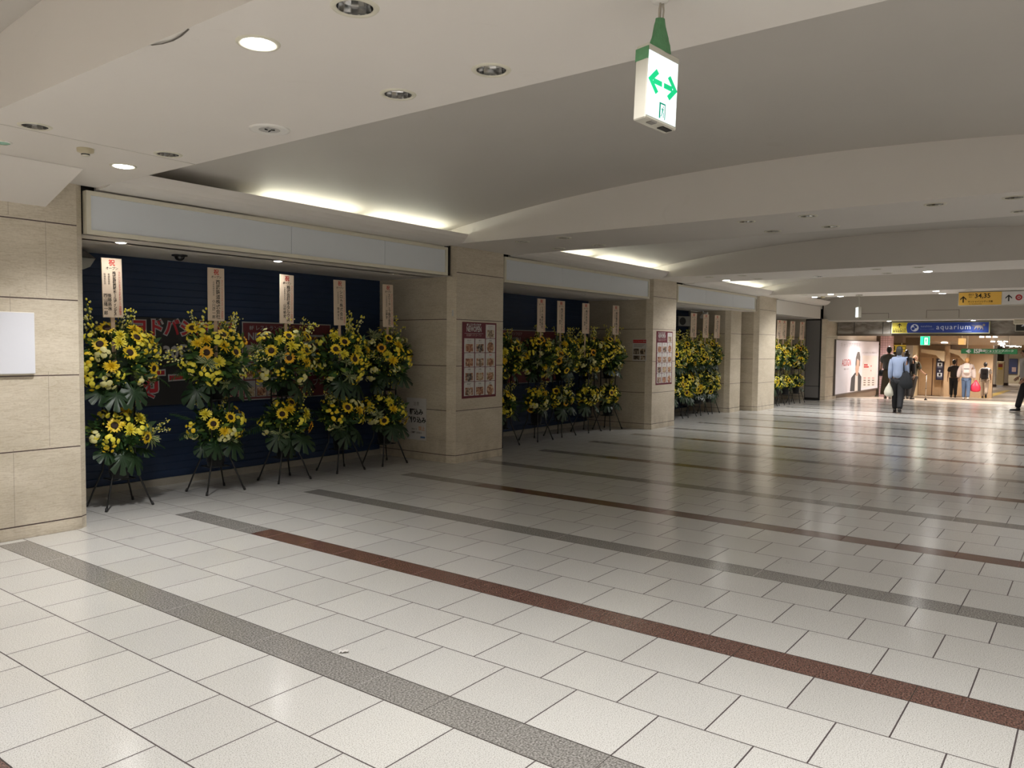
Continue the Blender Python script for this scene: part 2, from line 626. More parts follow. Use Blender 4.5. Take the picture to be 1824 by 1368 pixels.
# cove trough along the shop wall, one length per bay, with its tubes
prof = [(6.64, 2.772), (6.47, 2.776), (6.40, 2.788), (6.345, 2.812), (6.305, 2.85), (6.28, 2.893), (6.295, 2.897), (6.33, 2.875), (6.38, 2.855), (6.64, 2.85)]
for i, (a, b) in enumerate(spans):
    if b < 0: continue
    e = b if i < len(spans)-1 else 23.6
    mb = MB().prism(prof, 0, a, e, M_PAINT, smooth=False)
    o = struct('trim_%d' % (i+2), mb)
TUBES = [(4.62, 5.85, 1), (6.02, 7.25, 1), (9.5, 10.73, 1), (10.95, 12.18, 1), (12.3, 12.95, 1), (15.0, 16.2, 1), (16.5, 17.7, 1), (17.8, 18.5, 1)]
for i, (a, b, s) in enumerate(TUBES):
    t = thing('fluorescent_tube', 'fluorescent tube in the cove over the %s opening, %s' % (['nearest', 'nearest', 'middle', 'middle', 'middle', 'third', 'third', 'third'][i], ['nearer one', 'farther one', 'nearest one', 'central one', 'farthest one', 'nearest one', 'central one', 'farthest one'][i]), 'tube light', ((a+b)/2, 6.50, 2.862), 0, 'fluorescent tubes in the cove')
    MB().tube([(-(b-a)/2, 0, 0), ((b-a)/2, 0, 0)], 0.013, 10, M_TUBE).build('glass_tube', t)
    MB().box((-(b-a)/2-0.02, -0.02, -0.02), (-(b-a)/2, 0.02, 0.015), M_WHITE).build('socket', t)
    MB().box(((b-a)/2, -0.02, -0.02), ((b-a)/2+0.02, 0.02, 0.015), M_WHITE).build('socket', t)


# walls of the corridor
def pier(name, x0, x1, y=6.62, m=None, zt=2.80, left=True, right=True, yb=8.05, d=0.075):
    """stone clad pier with cut corners, the corner strips being of a paler stone"""
    pts = []
    mb = MB()
    xa = x0-(d if left else 0)
    xb = x1+(d if right else 0)
    m = m or M_STONE
    mb.quad((x0, y, 0), (x1, y, 0), (x1, y, zt), (x0, y, zt), m)
    if left:
        mb.quad((x0-0.045, y+0.125, 0), (x0, y, 0), (x0, y, zt), (x0-0.045, y+0.125, zt), M_TRIMSTONE)
        mb.quad((x0-0.03, yb, 0), (x0-0.045, y+0.125, 0), (x0-0.045, y+0.125, zt), (x0-0.03, yb, zt), m)
        mb.box((x0-0.028, y+0.125, 0), (x0, yb, zt), m)
    if right:
        mb.quad((x1, y, 0), (x1+0.06, y+0.05, 0), (x1+0.06, y+0.05, zt), (x1, y, zt), M_TRIMSTONE)
        mb.quad((x1+0.06, y+0.05, 0), (x1+0.06, yb, 0), (x1+0.06, yb, zt), (x1+0.06, y+0.05, zt), m)
    return struct(name, mb)


pier('wall_left', -9, 2.955, m=M_STONE0, left=False)
pier('wall_left', 7.60, 8.58)
pier('wall_left', 13.11, 14.08)
pier('wall_left', 17.78, 18.44, y=6.96, d=0.06)
pier('wall_left', 18.72, 19.91)
# skirting, 3 mm proud
for i, (a, b, y) in enumerate(((-9, 2.955, 6.62), (7.60, 8.58, 6.62), (13.11, 14.08, 6.62), (17.78, 18.44, 6.96), (18.72, 19.91, 6.62))):
    mb = MB().box((a, y-0.004, 0), (b, y+0.01, 0.096), M_STONE)
    struct('baseboard_left', mb)

M_BLUE = None
k = NT('dark blue shutter')
Xo, Yo, Zo = k.xyz()
c = k.mix(k.noise(2.0, 3), (0.005, 0.019, 0.060), (0.008, 0.028, 0.080))
k.base(k.mix(k.math('MULTIPLY', k.ramp(k.noise(8, 4, (0.3, 1, 2)), [(0.6, (0, 0, 0)), (0.75, (1, 1, 1))]), 0.2), c, (0.02, 0.04, 0.08)))
k.b.inputs['Roughness'].default_value = 0.5
M_BLUE = k.m


def shutter(x0, x1, label, y=8.0, z0=0.075, z1=2.42, m=None):
    """roller shutter of interlocking slats with its bottom bar, left and right guides"""
    t = thing('roller_shutter', label, 'shutter', ((x0+x1)/2, y, 0), 0, None)
    w = (x1-x0)/2
    pts = []
    z = z0
    p = 0.078
    while z < z1-0.001:
        e = min(z+p, z1)
        pts += [(0.0, z), (-0.0025, z+0.008), (-0.0035, (z+e)/2), (-0.0025, e-0.007), (0.001, e-0.003)]
        z = e
    mb = MB()
    mb.mats = [m or M_BLUE]
    vs = [(-w, a, b) for a, b in pts] + [(w, a, b) for a, b in pts]
    n = len(pts)
    mb.add(vs, [(i, n+i, n+i+1, i+1) for i in range(n-1)])
    mb.build('slat_curtain', t)
    tag(MB().box((-w, -0.03, 0.0), (w, 0.03, z0), mat('shutter bottom bar', (0.30, 0.275, 0.23), 0.5, var=0.1)).build('bottom_bar', t), 'beige bottom bar')
    gm = mat('shutter guide', (0.20, 0.20, 0.19), 0.5, 0.3, var=0.1)
    for s in (-1, 1):
        MB().box((s*w-0.04, -0.045, 0), (s*w+0.04, -0.016, z1), gm, bev=0.004).build('guide_rail', t)
    return t


shutter(3.02, 7.66, 'dark blue roller shutter with banner and food poster, behind the nearest flower stands')
shutter(8.62, 13.22, 'dark blue roller shutter of the middle shop opening, between the food poster piers')
shutter(14.14, 17.70, 'dark blue roller shutter of the third opening, mostly hidden by flower stands')
# alcove backs, ceilings and inner strips
for i, (a, b) in enumerate(((2.9, 7.75), (8.55, 13.3), (14.0, 18.8))):
    mb = MB()
    holes = [[(3.47, 6.94), (5.19, 7.04), (6.9, 7.04)], [(9.6, 7.0), (11.3, 7.0), (12.8, 7.0)], [(15.2, 7.0), (17.2, 7.0)]][i]
    soffit(mb, a, b, 6.66, 8.06, 2.405, holes, M_PAINT, 0.045, 0.09)
    mb.quad((a, 8.04, 0), (b, 8.04, 0), (b, 8.04, 2.8), (a, 8.04, 2.8), M_DARK)
    struct('ceiling', mb)
    for j, (hx, hy) in enumerate(holes):
        lit = (i == 0 and j < 2)
        lab = [['small glowing downlight in the alcove ceiling above the leftmost flower stand', 'small glowing downlight in the alcove ceiling over the middle of the near opening',
                'small unlit downlight in the alcove ceiling beside the food poster pier'],
               ['small unlit downlight over the middle opening, nearest its left pier', 'small unlit downlight over the centre of the middle opening', 'small unlit downlight over the middle opening, nearest its far pier'],
               ['small unlit downlight above the third opening, nearer one', 'small unlit downlight above the third opening, farther one']][i][j]
        downlight(hx, hy, lit, lab, 'small downlights in the shop alcoves', 2.405, 2.5, 0.62)


def sign_fascia(x0, x1, seams, label, z0=2.405, z1=2.755, frame=True):
    """long unlit light box above a shop opening: frame, panels, closed back"""
    t = thing('sign_light_box', label, 'sign box', ((x0+x1)/2, 6.63, z0), 0, 'blank sign boxes above the shop openings')
    w = (x1-x0)/2
    h = z1-z0
    f = 0.035
    mb = MB()
    if frame:
        mb.box((-w, -0.02, 0), (w, 0.05, f), M_CREAM).box((-w, -0.02, h-f), (w, 0.05, h), M_CREAM)
        mb.box((-w, -0.02, f), (-w+f, 0.05, h-f), M_CREAM).box((w-f, -0.02, f), (w, 0.05, h-f), M_CREAM)
        mb.build('frame', t)
    xs = [-w+(f if frame else 0)] + [s-(x0+x1)/2 for s in seams] + [w-(f if frame else 0)]
    for a, b in zip(xs[:-1], xs[1:]):
        MB().box((a+0.002, -0.006, f if frame else 0), (b-0.002, 0.02, (h-f) if frame else h), M_PANEL if frame else M_WHITE).build('blank_panel', t)
    MB().box((-w, 0.052, 0.0), (w, 0.07, h+0.02), M_DARK).build('back_plate', t)
    return t


sign_fascia(3.03, 7.42, (5.05, 6.35), 'blank blue grey sign box with cream frame over the nearest shop opening')
sign_fascia(8.60, 12.93, (10.05, 11.55), 'blank blue grey sign box with cream frame over the middle shop opening')
sign_fascia(14.12, 18.42, (15.5, 17.0), 'blank blue grey sign box with cream frame over the third shop opening')
sign_fascia(19.97, 23.85, (21.9,), 'plain off-white fascia board over the farthest opening, no frame', 2.40, 2.76, False)
for i, (a, b) in enumerate(((2.95, 7.6), (8.55, 13.1), (14.08, 18.7), (19.9, 24.2))):
    mb = MB().box((a, 6.70, 2.42), (b, 6.72, 2.86), M_DARK)
    struct('trim_%d' % (9+i), mb)

# corridor far side, back and beyond
mb = MB()
mb.quad((-9.4, YR0, 0), (25.4, YR0, 0), (25.4, YR0, 3.0), (-9.4, YR0, 3.0), mat('white wall', (0.78, 0.75, 0.70), 0.5, var=0.03, scale=3))
struct('wall_right', mb)
mb = MB()
mb.quad((-9, -2, 0), (-9, 6.7, 0), (-9, 6.7, 3.4), (-9, -2, 3.4), M_STONE)
struct('wall_back', mb)

# fourth opening: grille, stone return, grey door panel
gm = mat('grey grille', (0.16, 0.14, 0.12), 0.5, 0.4, var=0.1)
t = thing('roller_grille', 'grey brown roller grille with a dark mullion at the back of the farthest opening', 'shutter', (21.9, 8.0, 0))
mb = MB()
for i in range(29): mb.box((-1.95, -0.012, 0.05+i*0.08), (1.95, 0.004, 0.12+i*0.08), gm)
mb.build('slat_curtain', t)
for x in (-1.9, -0.2, 0.9): MB().box((x-0.05, -0.06, 0), (x+0.05, -0.013, 2.4), M_DARK).build('mullion', t)
mb = MB()
mb.quad((19.9, 8.02, 0), (24, 8.02, 0), (24, 8.02, 2.8), (19.9, 8.02, 2.8), M_DARK)
mb.quad((19.9, 6.7, 2.4), (24, 6.7, 2.4), (24, 8.05, 2.4), (19.9, 8.05, 2.4), M_PAINT)
mb.quad((23.90, 7.05, 0), (23.90, 8.02, 0), (23.90, 8.02, 2.4), (23.90, 7.05, 2.4), M_STONE)
struct('wall_left', mb)
t = thing('access_door', 'tall plain grey door panel beside the farthest flower stands', 'door', (23.88, 6.84, 0))
MB().box((0, -0.21, 0.42), (0.03, 0.19, 2.36), M_GREYW, bev=0.004).build('door_leaf', t)
MB().box((0, -0.21, 0.07), (0.03, 0.19, 0.41), M_GREYW, bev=0.004).build('kick_panel', t)
MB().box((0.03, -0.24, 0), (0.06, 0.22, 2.40), M_DARK).box((-0.012, -0.245, 0), (0.03, -0.212, 2.44), M_BLACK).build('door_frame', t)
# end pier and the wall over the passage
mb = MB()
mb.quad((24.08, 6.50, 0), (25.30, 6.50, 0), (25.30, 6.50, 2.40), (24.08, 6.50, 2.40), M_STONE)
mb.quad((23.93, 6.62, 0), (24.08, 6.50, 0), (24.08, 6.50, 2.40), (23.93, 6.62, 2.40), M_TRIMSTONE)
mb.quad((23.93, 6.62, 0), (23.93, 7.1, 0), (23.93, 7.1, 2.4), (23.93, 6.62, 2.4), M_STONE)
mb.quad((25.30, 6.50, 0), (25.30, 6.55, 0), (25.30, 6.55, 2.40), (25.30, 6.50, 2.40), M_TRIMSTONE)
struct('wall_far', mb)
mb = MB()
mb.box((24.2, YR0, 2.37), (24.35, 6.64, 3.4), M_FASCIA)
struct('wall_far', mb)
mb = MB()
mb.box((24.19, YR0, 2.345), (25.25, 6.50, 2.372), M_WHITE)
struct('trim_13', mb)
rust = NT('worn grey metal')
nz = rust.noise(2.2, 6, (1, 1, 2.2), 1.2)
rust.base(rust.ramp(nz, [(0.32, (0.17, 0.145, 0.12)), (0.5, (0.34, 0.31, 0.275)), (0.62, (0.42, 0.395, 0.36))]))
rust.b.inputs['Roughness'].default_value = 0.55
mb = MB()
mb.box((25.2, YR0, 1.93), (25.5, 6.48, 2.36), rust.m)
for y in (6.0, 5.2, 4.98): mb.box((25.185, y-0.006, 1.95), (25.2, y+0.006, 2.34), M_DARK)
mb.box((25.16, YR0, 1.925), (25.2, 6.48, 1.985), mat('brown rail', (0.14, 0.11, 0.085), 0.5, var=0.1))
struct('wall_far', mb)
# hatch outlines on the wall over the passage
for i, (y0, y1, z0, z1) in enumerate(((4.85, 5.62, 2.40, 2.555), (3.1, 3.9, 2.40, 2.62))):
    mb = MB()
    for a, b in (((y0, z0), (y0+0.012, z1)), ((y1-0.012, z0), (y1, z1)), ((y0, z1-0.012), (y1, z1))):
        mb.box((24.195, a[0], a[1]), (24.2, b[0], b[1]), mat('hairline joint', (0.20, 0.18, 0.15), 0.8, var=0.1))
    struct('trim_%d' % (14+i), mb)

# downlights in the beams
def beamword(i): return ['', 'nearest ceiling beam', 'second ceiling beam', 'third ceiling beam', 'fourth ceiling beam'][i]


ORD = {5.65: 'closest to the shop wall', 5.05: 'second from the shop wall', 2.88: 'third from the shop wall', 2.28: 'fourth from the shop wall', 1.2: 'fifth from the shop wall',
       0.62: 'sixth from the shop wall', 0.02: 'seventh from the shop wall', -0.58: 'eighth, added unseen for fill', -1.18: 'ninth, added unseen for fill'}
for (x, y) in HOLES:
    bi = min(range(5), key=lambda i: abs(x-sum(ROWS[i])/2))
    lit = (x, y) in LIT
    near = x < sum(ROWS[bi])/2
    bn = beamword(bi) if bi else 'beam behind the viewer'
    lab = ('glowing' if lit else 'unlit') + ' downlight in the ' + bn + ', ' + ('near' if near else 'far') + ' row, ' + ORD[y]
    p = W_DOWN if x < 10 else W_FAR
    ang = 165 if y < 0 else 150
    if (x, y) == (2.85, 5.65): ang, p = 120, 70
    if 2 < x < 3 and y < 1.5: p = 22
    if x > 7 and y < 0: p = 24
    if x < 0 and y > 2: p = 100
    downlight(x, y, lit, lab, 'round downlights in the ceiling beams', power=p, angle=ang)

# small lights in the soffit of the passage opening
for i, (y, l) in enumerate(((4.95, 'left'), (2.83, 'right'))):
    downlight(24.75, y, True, 'small glowing soffit light over the passage opening, %s' % ('nearer the stone pier' if i == 0 else 'farther from the stone pier'), 'soffit lights', 2.346, 12, 0.9)


# ceiling fittings
def speaker(x, y, label):
    t = thing('ceiling_speaker', label, 'speaker', (x, y, HC), 0.5, 'round ceiling speakers')
    MB().lathe([(0.118, 0.0), (0.116, -0.006), (0.10, -0.009), (0.062, -0.006)], 32, M_WHITE).build('cover_ring', t)
    MB().lathe([(0.062, -0.006), (0.058, -0.004), (0.0005, -0.004)], 24, mat('pale grey grille', (0.45, 0.44, 0.42), 0.6, var=0.2, scale=120)).build('grille', t)
    mb = MB()
    for a in range(3): mb.tube([(0.012*math.cos(a*2.1), 0.012*math.sin(a*2.1), -0.006), (0.032*math.cos(a*2.1+0.6), 0.032*math.sin(a*2.1+0.6), -0.007)], 0.004, 6, M_BLACK)
    mb.build('emblem', t)


speaker(2.867, 3.962, 'white round ceiling speaker on the nearest beam, between the unlit downlights')
speaker(14.165, 3.978, 'round ceiling speaker on the third beam, with its cover hanging slightly open')
t = thing('smoke_detector', 'cream round smoke detector on the nearest ceiling beam, beside the glowing downlight', 'smoke detector', (2.456, 5.36, HC))
MB().lathe([(0.052, 0), (0.05, -0.022), (0.028, -0.03), (0.026, -0.032)], 24, mat('aged cream plastic', (0.50, 0.44, 0.30), 0.45, var=0.05)).build('base', t)
MB().lathe([(0.026, -0.032), (0.024, -0.046), (0.0005, -0.048)], 20, M_CREAM).build('sensor_cap', t)
MB().lathe([(0.0262, -0.035), (0.0262, -0.042)], 20, M_BLACK).build('vent_ring', t)
t = thing('emergency_lamp', 'small pale green round lamp in the ceiling at the left edge', 'emergency light', (2.068, 5.619, HC))
MB().lathe([(0.055, 0), (0.05, -0.006), (0.042, -0.008)], 24, M_WHITE).build('trim_ring', t)
MB().lathe([(0.042, -0.008), (0.03, -0.013), (0.0005, -0.016)], 20, mat('green lens', (0.25, 0.48, 0.36), 0.2, var=0.1)).build('lens', t)
t = thing('smoke_detector', 'small smoke detector on the fourth beam, between the glowing downlights', 'smoke detector', (19.68, 5.421, HC))
MB().lathe([(0.055, 0), (0.05, -0.03), (0.03, -0.045), (0.0005, -0.046)], 20, mat('aged cream plastic', (0.5, 0.44, 0.3))).build('base', t)
t = thing('dome_camera', 'small black dome camera under the alcove ceiling of the nearest opening', 'security camera', (4.288, 7.405, 2.405))
MB().lathe([(0.075, 0), (0.075, -0.012), (0.05, -0.018)], 24, M_BLACK).build('base', t)
MB().ball((0, 0, -0.018), (0.048, 0.048, 0.042), 20, 12, mat('smoked dome', (0.02, 0.02, 0.022), 0.08, var=0.1)).build('dome', t)
# bell shaped lamp and bracket partly hidden by the first pier
t = thing('wall_speaker', 'grey horn speaker with pale housing, half hidden behind the nearest stone wall', 'speaker', (3.45, 7.75, 2.40))
MB().lathe([(0.03, 0.0), (0.09, -0.02), (0.16, -0.075), (0.165, -0.085)], 24, mat('dull grey metal', (0.16, 0.155, 0.15), 0.45, 0.4, var=0.1)).build('horn', t)
MB().prism([(-0.35, -0.08), (0.15, -0.08), (0.10, -0.16), (0.04, -0.19), (-0.35, -0.19)], 1, -0.06, 0.1, mat('pale housing', (0.42, 0.42, 0.38), 0.5, var=0.05)).build('housing', t)
t = thing('paint_crack', 'cracked strip of peeling paint along the near edge of the nearest ceiling beam', 'paint crack', (1.772, at(296, 66, 0, 1.77).y, HC))  # crack in the paint of the beam edge
mb = MB()
mb.mats = [mat('cracked paint edge', (0.26, 0.235, 0.205), 0.8, var=0.1)]  # darker tone of the cracked paint
pts = [(0, -0.16, 0), (0.012, -0.08, -0.006), (0.022, 0.0, -0.004), (0.008, 0.06, -0.008), (0.0, 0.13, -0.001)]
for a, b in zip(pts[:-1], pts[1:]): mb.add([(a[0], a[1], a[2]), (a[0]+0.008, a[1], a[2]-0.001), (b[0]+0.008, b[1], b[2]-0.001), (b[0], b[1], b[2])], [(0, 1, 2, 3), (3, 2, 1, 0)])
mb.build('peeled_edge', t)

# ------------------------------------------------------------------ posters, notices, boards
C_RED = mat('printed wine red', (0.13, 0.014, 0.028), 0.6, var=0.06)
C_BRED = mat('printed bright red', (0.55, 0.03, 0.035), 0.5, var=0.04)
C_PAPER = mat('white paper', (0.60, 0.58, 0.56), 0.5, var=0.03)
C_INK = mat('black ink', (0.015, 0.013, 0.012), 0.6, var=0.05)
C_BROWNINK = mat('grey brown ink', (0.16, 0.13, 0.11), 0.6, var=0.05)


def food_mat(name, a, b, c):
    k = NT(name)
    n = k.noise(26, 3, (1, 1, 1), 0.8)
    k.base(k.ramp(n, [(0.36, a), (0.5, b), (0.62, c)]))
    return k.m


FOODS = [food_mat('printed soup photo', (0.25, 0.16, 0.09), (0.42, 0.33, 0.2), (0.6, 0.5, 0.36)),
         food_mat('printed noodle photo', (0.13, 0.05, 0.03), (0.36, 0.15, 0.08), (0.62, 0.45, 0.3)),
         food_mat('printed rice photo', (0.08, 0.06, 0.05), (0.3, 0.2, 0.13), (0.6, 0.5, 0.42)),
         food_mat('printed fried photo', (0.15, 0.05, 0.03), (0.33, 0.13, 0.07), (0.5, 0.32, 0.2)),
         food_mat('printed dark plate photo', (0.02, 0.016, 0.014), (0.12, 0.09, 0.07), (0.4, 0.33, 0.26))]


def food_poster(x0, x1, z0, z1, y, label):
    """wine red poster with a title and thirteen cards"""
    w, h = x1-x0, z1-z0
    t = thing('food_poster', label, 'poster', (x0, y, z0), 0, 'food posters on the stone piers')
    MB().box((0, -0.002, 0), (w, 0.0, h), C_RED).build('sheet', t)
    F = lambda a, b: face_mtx((a, -0.0045, b), (1, 0, 0), (0, -1, 0))
    mb = MB()
    text_add(mb, '8F レストランフロア', C_PAPER, F(w*0.33, h*0.962), h*0.042, 0.0015*h, sx=0.76)
    text_add(mb, 'NEWOPEN', C_PAPER, F(w*0.33, h*0.905), h*0.098, 0.0018*h, sx=0.64)
    mb.box((w*0.06, -0.0045, h*0.851), (w*0.60, -0.003, h*0.854), C_PAPER)
    text_add(mb, '新店舗ぞくぞくオープン!', mat('pale pink ink', (0.55, 0.38, 0.36), 0.5, var=0.02), F(w*0.33, h*0.825), h*0.038, 0, sx=0.72)
    mb.build('title_lettering', t)
    cw, chh = w*0.285, h*0.183
    i = 0
    random.seed(11)
    for r in range(5):
        for c in range(3):
            if r == 0 and c < 2: continue
            cx = w*(0.055+0.31*c)
            cz = h*(0.79-0.1905*r)+0.004
            mb = MB().box((cx, -0.0045, cz), (cx+cw, -0.003, cz+chh), C_PAPER)
            fm = FOODS[(i*3+i//3) % 5]
            if i in (3, 12):
                mb.lathe([(0.0005, 0), (cw*0.36, 0)], 20, FOODS[1], Matrix.Translation((cx+cw/2, -0.0055, cz+chh*0.36)) @ Matrix.Rotation(PI/2, 4, 'X'))
            else:
                mb.box((cx+cw*0.13, -0.0055, cz+chh*0.06), (cx+cw*0.87, -0.0045, cz+chh*0.60), fm)
                mb.lathe([(0.0005, 0), (cw*0.27, 0)], 16, FOODS[(i+2) % 5], Matrix.Translation((cx+cw*0.5, -0.0062, cz+chh*0.30)) @ Matrix.Rotation(PI/2, 4, 'X'))
            nm = ['とんかつ', '天ぷら', '寿司', '焼肉', 'うどん', 'カレー', '蕎麦', '中華', '洋食', '鰻', '串揚げ', '和食', '珈琲'][i]
            text_add(mb, nm, C_INK if i != 6 else C_BRED, face_mtx((cx+cw/2, -0.0055, cz+chh*0.84), (1, 0, 0), (0, -1, 0)), chh*0.15, 0.0, res=1)
            mb.box((cx+cw*0.3, -0.0052, cz+chh*0.69), (cx+cw*0.7, -0.0045, cz+chh*0.705), C_BROWNINK)
            mb.lathe([(0.0005, 0), (0.012, 0)], 12, mat('pale badge', (0.45, 0.36, 0.36), 0.5, var=0.05), Matrix.Translation((cx+0.004, -0.006, cz+chh-0.008)) @ Matrix.Rotation(PI/2, 4, 'X'))
            mb.build('menu_card', t)
            i += 1
    return t


food_poster(7.715, 8.43, 0.833, 1.833, 6.62, 'wine red restaurant poster with food cards on the pier before the middle opening')
food_poster(13.25, 13.94, 0.82, 1.828, 6.62, 'wine red restaurant poster with food cards on the pier beyond the middle opening')

t = thing('white_board', 'blank white board with thin frame on the nearest stone wall at the left edge', 'board', (2.62, 6.62, 1.275))
MB().box((-1.25, -0.03, 0.006), (-0.004, -0.026, 0.469), mat('glossy white face', (0.66, 0.67, 0.72), 0.3, var=0.01)).build('face', t)
MB().box((-1.254, -0.026, 0), (0, 0, 0.475), M_WHITE, bev=0.003).build('frame', t)
t = thing('socket_plate', 'tiny pale plate on the corner strip of the pier beside the nearest opening', 'plate', (7.585, 6.655, 1.93))
MB().box((-0.02, -0.008, -0.03), (0.0, 0.0, 0.05), mat('pale plate', (0.5, 0.5, 0.48), 0.4, var=0.05), Matrix.Rotation(rad(-70), 4, 'Z'), bev=0.002).build('plate', t)

# queue notice on the return wall of the nearest opening
p = at(727, 708, 0, 7.552)
q = at(759, 785, 0, 7.552)
t = thing('notice_sheet', 'white notice sheet with bold black lettering, low behind the rightmost near stand', 'notice', (7.556, q.y, q.z))
w, h = p.y-q.y, p.z-q.z
w = max(w, 0.36)
MB().box((-0.004, 0, 0), (-0.001, w, h), C_PAPER).build('sheet', t)
F = lambda a, b: face_mtx((-0.006, a, b), (0, -1, 0), (-1, 0, 0))
mb = MB()
text_add(mb, '駆込み', C_INK, F(w*0.5, h*0.66), h*0.15, 0.003)
text_add(mb, '割り込み', C_INK, F(w*0.47, h*0.47), h*0.15, 0.003)
text_add(mb, '禁止', mat('orange ink', (0.62, 0.30, 0.16), 0.5, var=0.03), F(w*0.22, h*0.27), h*0.11, 0.001)
text_add(mb, '通路です', C_INK, F(w*0.6, h*0.25), h*0.045)
text_add(mb, 'ご遠慮 ください', C_INK, F(w*0.5, h*0.17), h*0.05, 0.001)
text_add(mb, '注意', C_BROWNINK, F(w*0.5, h*0.86), h*0.10)
mb.box((-0.0065, w*0.06, h*0.05), (-0.004, w*0.28, h*0.09), mat('blue ink', (0.05, 0.12, 0.25), 0.5, var=0.05))
mb.build('lettering', t)

p = at(1127, 604, 0, 13.06)
q = at(1151, 643, 0, 13.06)
t = thing('notice_sheet', 'notice sheet with red heading and small photos beside the middle opening', 'notice', (13.066, q.y, q.z))
w, h = p.y-q.y, p.z-q.z
MB().box((-0.004, 0, 0), (-0.001, w, h), C_PAPER).build('sheet', t)
mb = MB()
mb.box((-0.006, w*0.03, h*0.82), (-0.004, w*0.97, h*0.97), C_BRED)
text_add(mb, 'レストランのご案内', C_PAPER, face_mtx((-0.008, w/2, h*0.89), (0, -1, 0), (-1, 0, 0)), h*0.075)
for i in range(3): mb.box((-0.006, w*(0.1+0.1*i), h*(0.74-0.05*i)), (-0.004, w*0.9, h*(0.755-0.05*i)), C_BROWNINK)
for a, b, c, d in ((0.08, 0.30, 0.45, 0.56), (0.52, 0.30, 0.93, 0.56), (0.08, 0.05, 0.40, 0.24), (0.48, 0.05, 0.93, 0.24)): mb.box((-0.006, w*a, h*b), (-0.004, w*c, h*d), FOODS[4 if a > 0.3 else 2])
mb.build('print', t)


# banners on the shutters
def banner(x0, x1, z0, z1, label):
    w, h = x1-x0, z1-z0
    t = thing('opening_banner', label, 'banner', (x0, 7.984, z0), 0, 'opening banners on the blue shutters')
    blk = mat('banner black', (0.016, 0.015, 0.015), 0.55, var=0.1)
    MB().box((0, -0.006, 0), (w, 0, h), blk).build('sheet', t)
    white = mat('banner white', (0.40, 0.38, 0.37), 0.5, var=0.03)
    red = mat('banner red', (0.42, 0.02, 0.03), 0.5, var=0.05)
    F = lambda a, b, d=0.0, r=0.0: face_mtx((a, -0.009-d, b), (1, 0, 0), (0, -1, 0)) @ Matrix.Rotation(r, 4, 'Z')
    def outlined(mb, s, a, b, size, bold, r=0.0, sx=1.0):
        text_add(mb, s, white, F(a, b, 0, r), size, bold, sx=sx)
        text_add(mb, s, red, F(a, b, 0.002, r), size, bold*0.35, sx=sx)
    mb = MB()
    outlined(mb, 'ヨドバシカメラ', w*0.49, h*0.875, h*0.20, 0.018, sx=0.95)
    text_add(mb, '5月30日(金)', white, F(w*0.42, h*0.60), h*0.19, 0.008, sx=1.0)
    outlined(mb, 'オープン', w*0.56, h*0.29, h*0.36, 0.022, 0.03, 0.98)
    outlined(mb, 'ぞく', w*0.10, h*0.12, h*0.17, 0.012, 0.3)
    pk = mat('banner pink', (0.45, 0.16, 0.18), 0.5, var=0.03)
    text_add(mb, 'いたし\nます!', pk, F(w*0.955, h*0.14), h*0.10, 0.002)
    mb.build('lettering', t)
    return t


def card_poster(x0, x1, z0, z1, label):
    w, h = x1-x0, z1-z0
    t = thing('menu_banner', label, 'banner', (x0, 7.984, z0), 0, 'menu banners on the blue shutters')
    dim = mat('printed grey white', (0.34, 0.33, 0.32), 0.5, var=0.05)
    dr = mat('printed dark red', (0.13, 0.02, 0.025), 0.5, var=0.08)
    MB().box((0, -0.006, 0), (w, 0, h), dim).box((0.014, -0.0075, 0.014), (w-0.014, -0.006, h-0.014), dr).build('sheet', t)
    for c in range(3):
        for r in range(3):
            a, b = 0.03+c*0.155, 0.035+r*0.21
            mb = MB().box((a, -0.009, b), (a+0.145, -0.0075, b+0.195), dim)
            mb.box((a+0.012, -0.0105, b+0.012), (a+0.133, -0.009, b+0.12), FOODS[(c+r*2) % 5])
            mb.lathe([(0.0005, 0), (0.045, 0)], 16, FOODS[(c+r) % 5], Matrix.Translation((a+0.07, -0.0115, b+0.065)) @ Matrix.Rotation(PI/2, 4, 'X'))
            mb.build('menu_card', t)
    mb = MB()
    F = lambda a, b: face_mtx((a, -0.011, b), (1, 0, 0), (0, -1, 0))
    text_add(mb, '新店舗ぞくぞく\nオープン!', dim, F(w*0.78, h*0.26), h*0.105, 0.001, 1.25)
    text_add(mb, '8F レストランフロア', dim, F(w*0.30, h*0.92), h*0.07, 0.001)
    text_add(mb, 'NEWOPEN', dim, F(w*0.28, h*0.81), h*0.13, 0.003)
    for i in range(4): mb.box((w*0.6, -0.0095, h*(0.55+0.09*i)), (w*0.92, -0.0075, h*(0.58+0.09*i)), dim)
    mb.build('lettering', t)
    return t


banner(4.06, 5.36, 0.86, 1.79, 'black banner with big red and white lettering on the nearest shutter')
card_poster(5.38, 6.69, 0.86, 1.78, 'grid banner of food photos with dark red text block on the nearest shutter')
banner(9.0, 9.98, 0.88, 1.76, 'black banner with red lettering on the middle shutter, behind its nearest flower stand')
card_poster(9.99, 11.95, 0.88, 1.80, 'grid banner of food photos headed with white letters on the middle shutter')


# ------------------------------------------------------------------ hanging signs
def emis(name, c, e, var=0.0):
    return mat(name, c, 0.4, emit=e, ecol=c, var=0.01)


EX_W = emis('lit exit face', (0.80, 0.95, 1.0), 0.36)
EX_G = emis('lit exit green', (0.0, 0.42, 0.16), 0.30)
EX_HG = emis('lit green field', (0.02, 0.60, 0.32), 0.5)
M_HOUS = mat('aged sign housing', (0.50, 0.48, 0.41), 0.5, var=0.08, scale=8)


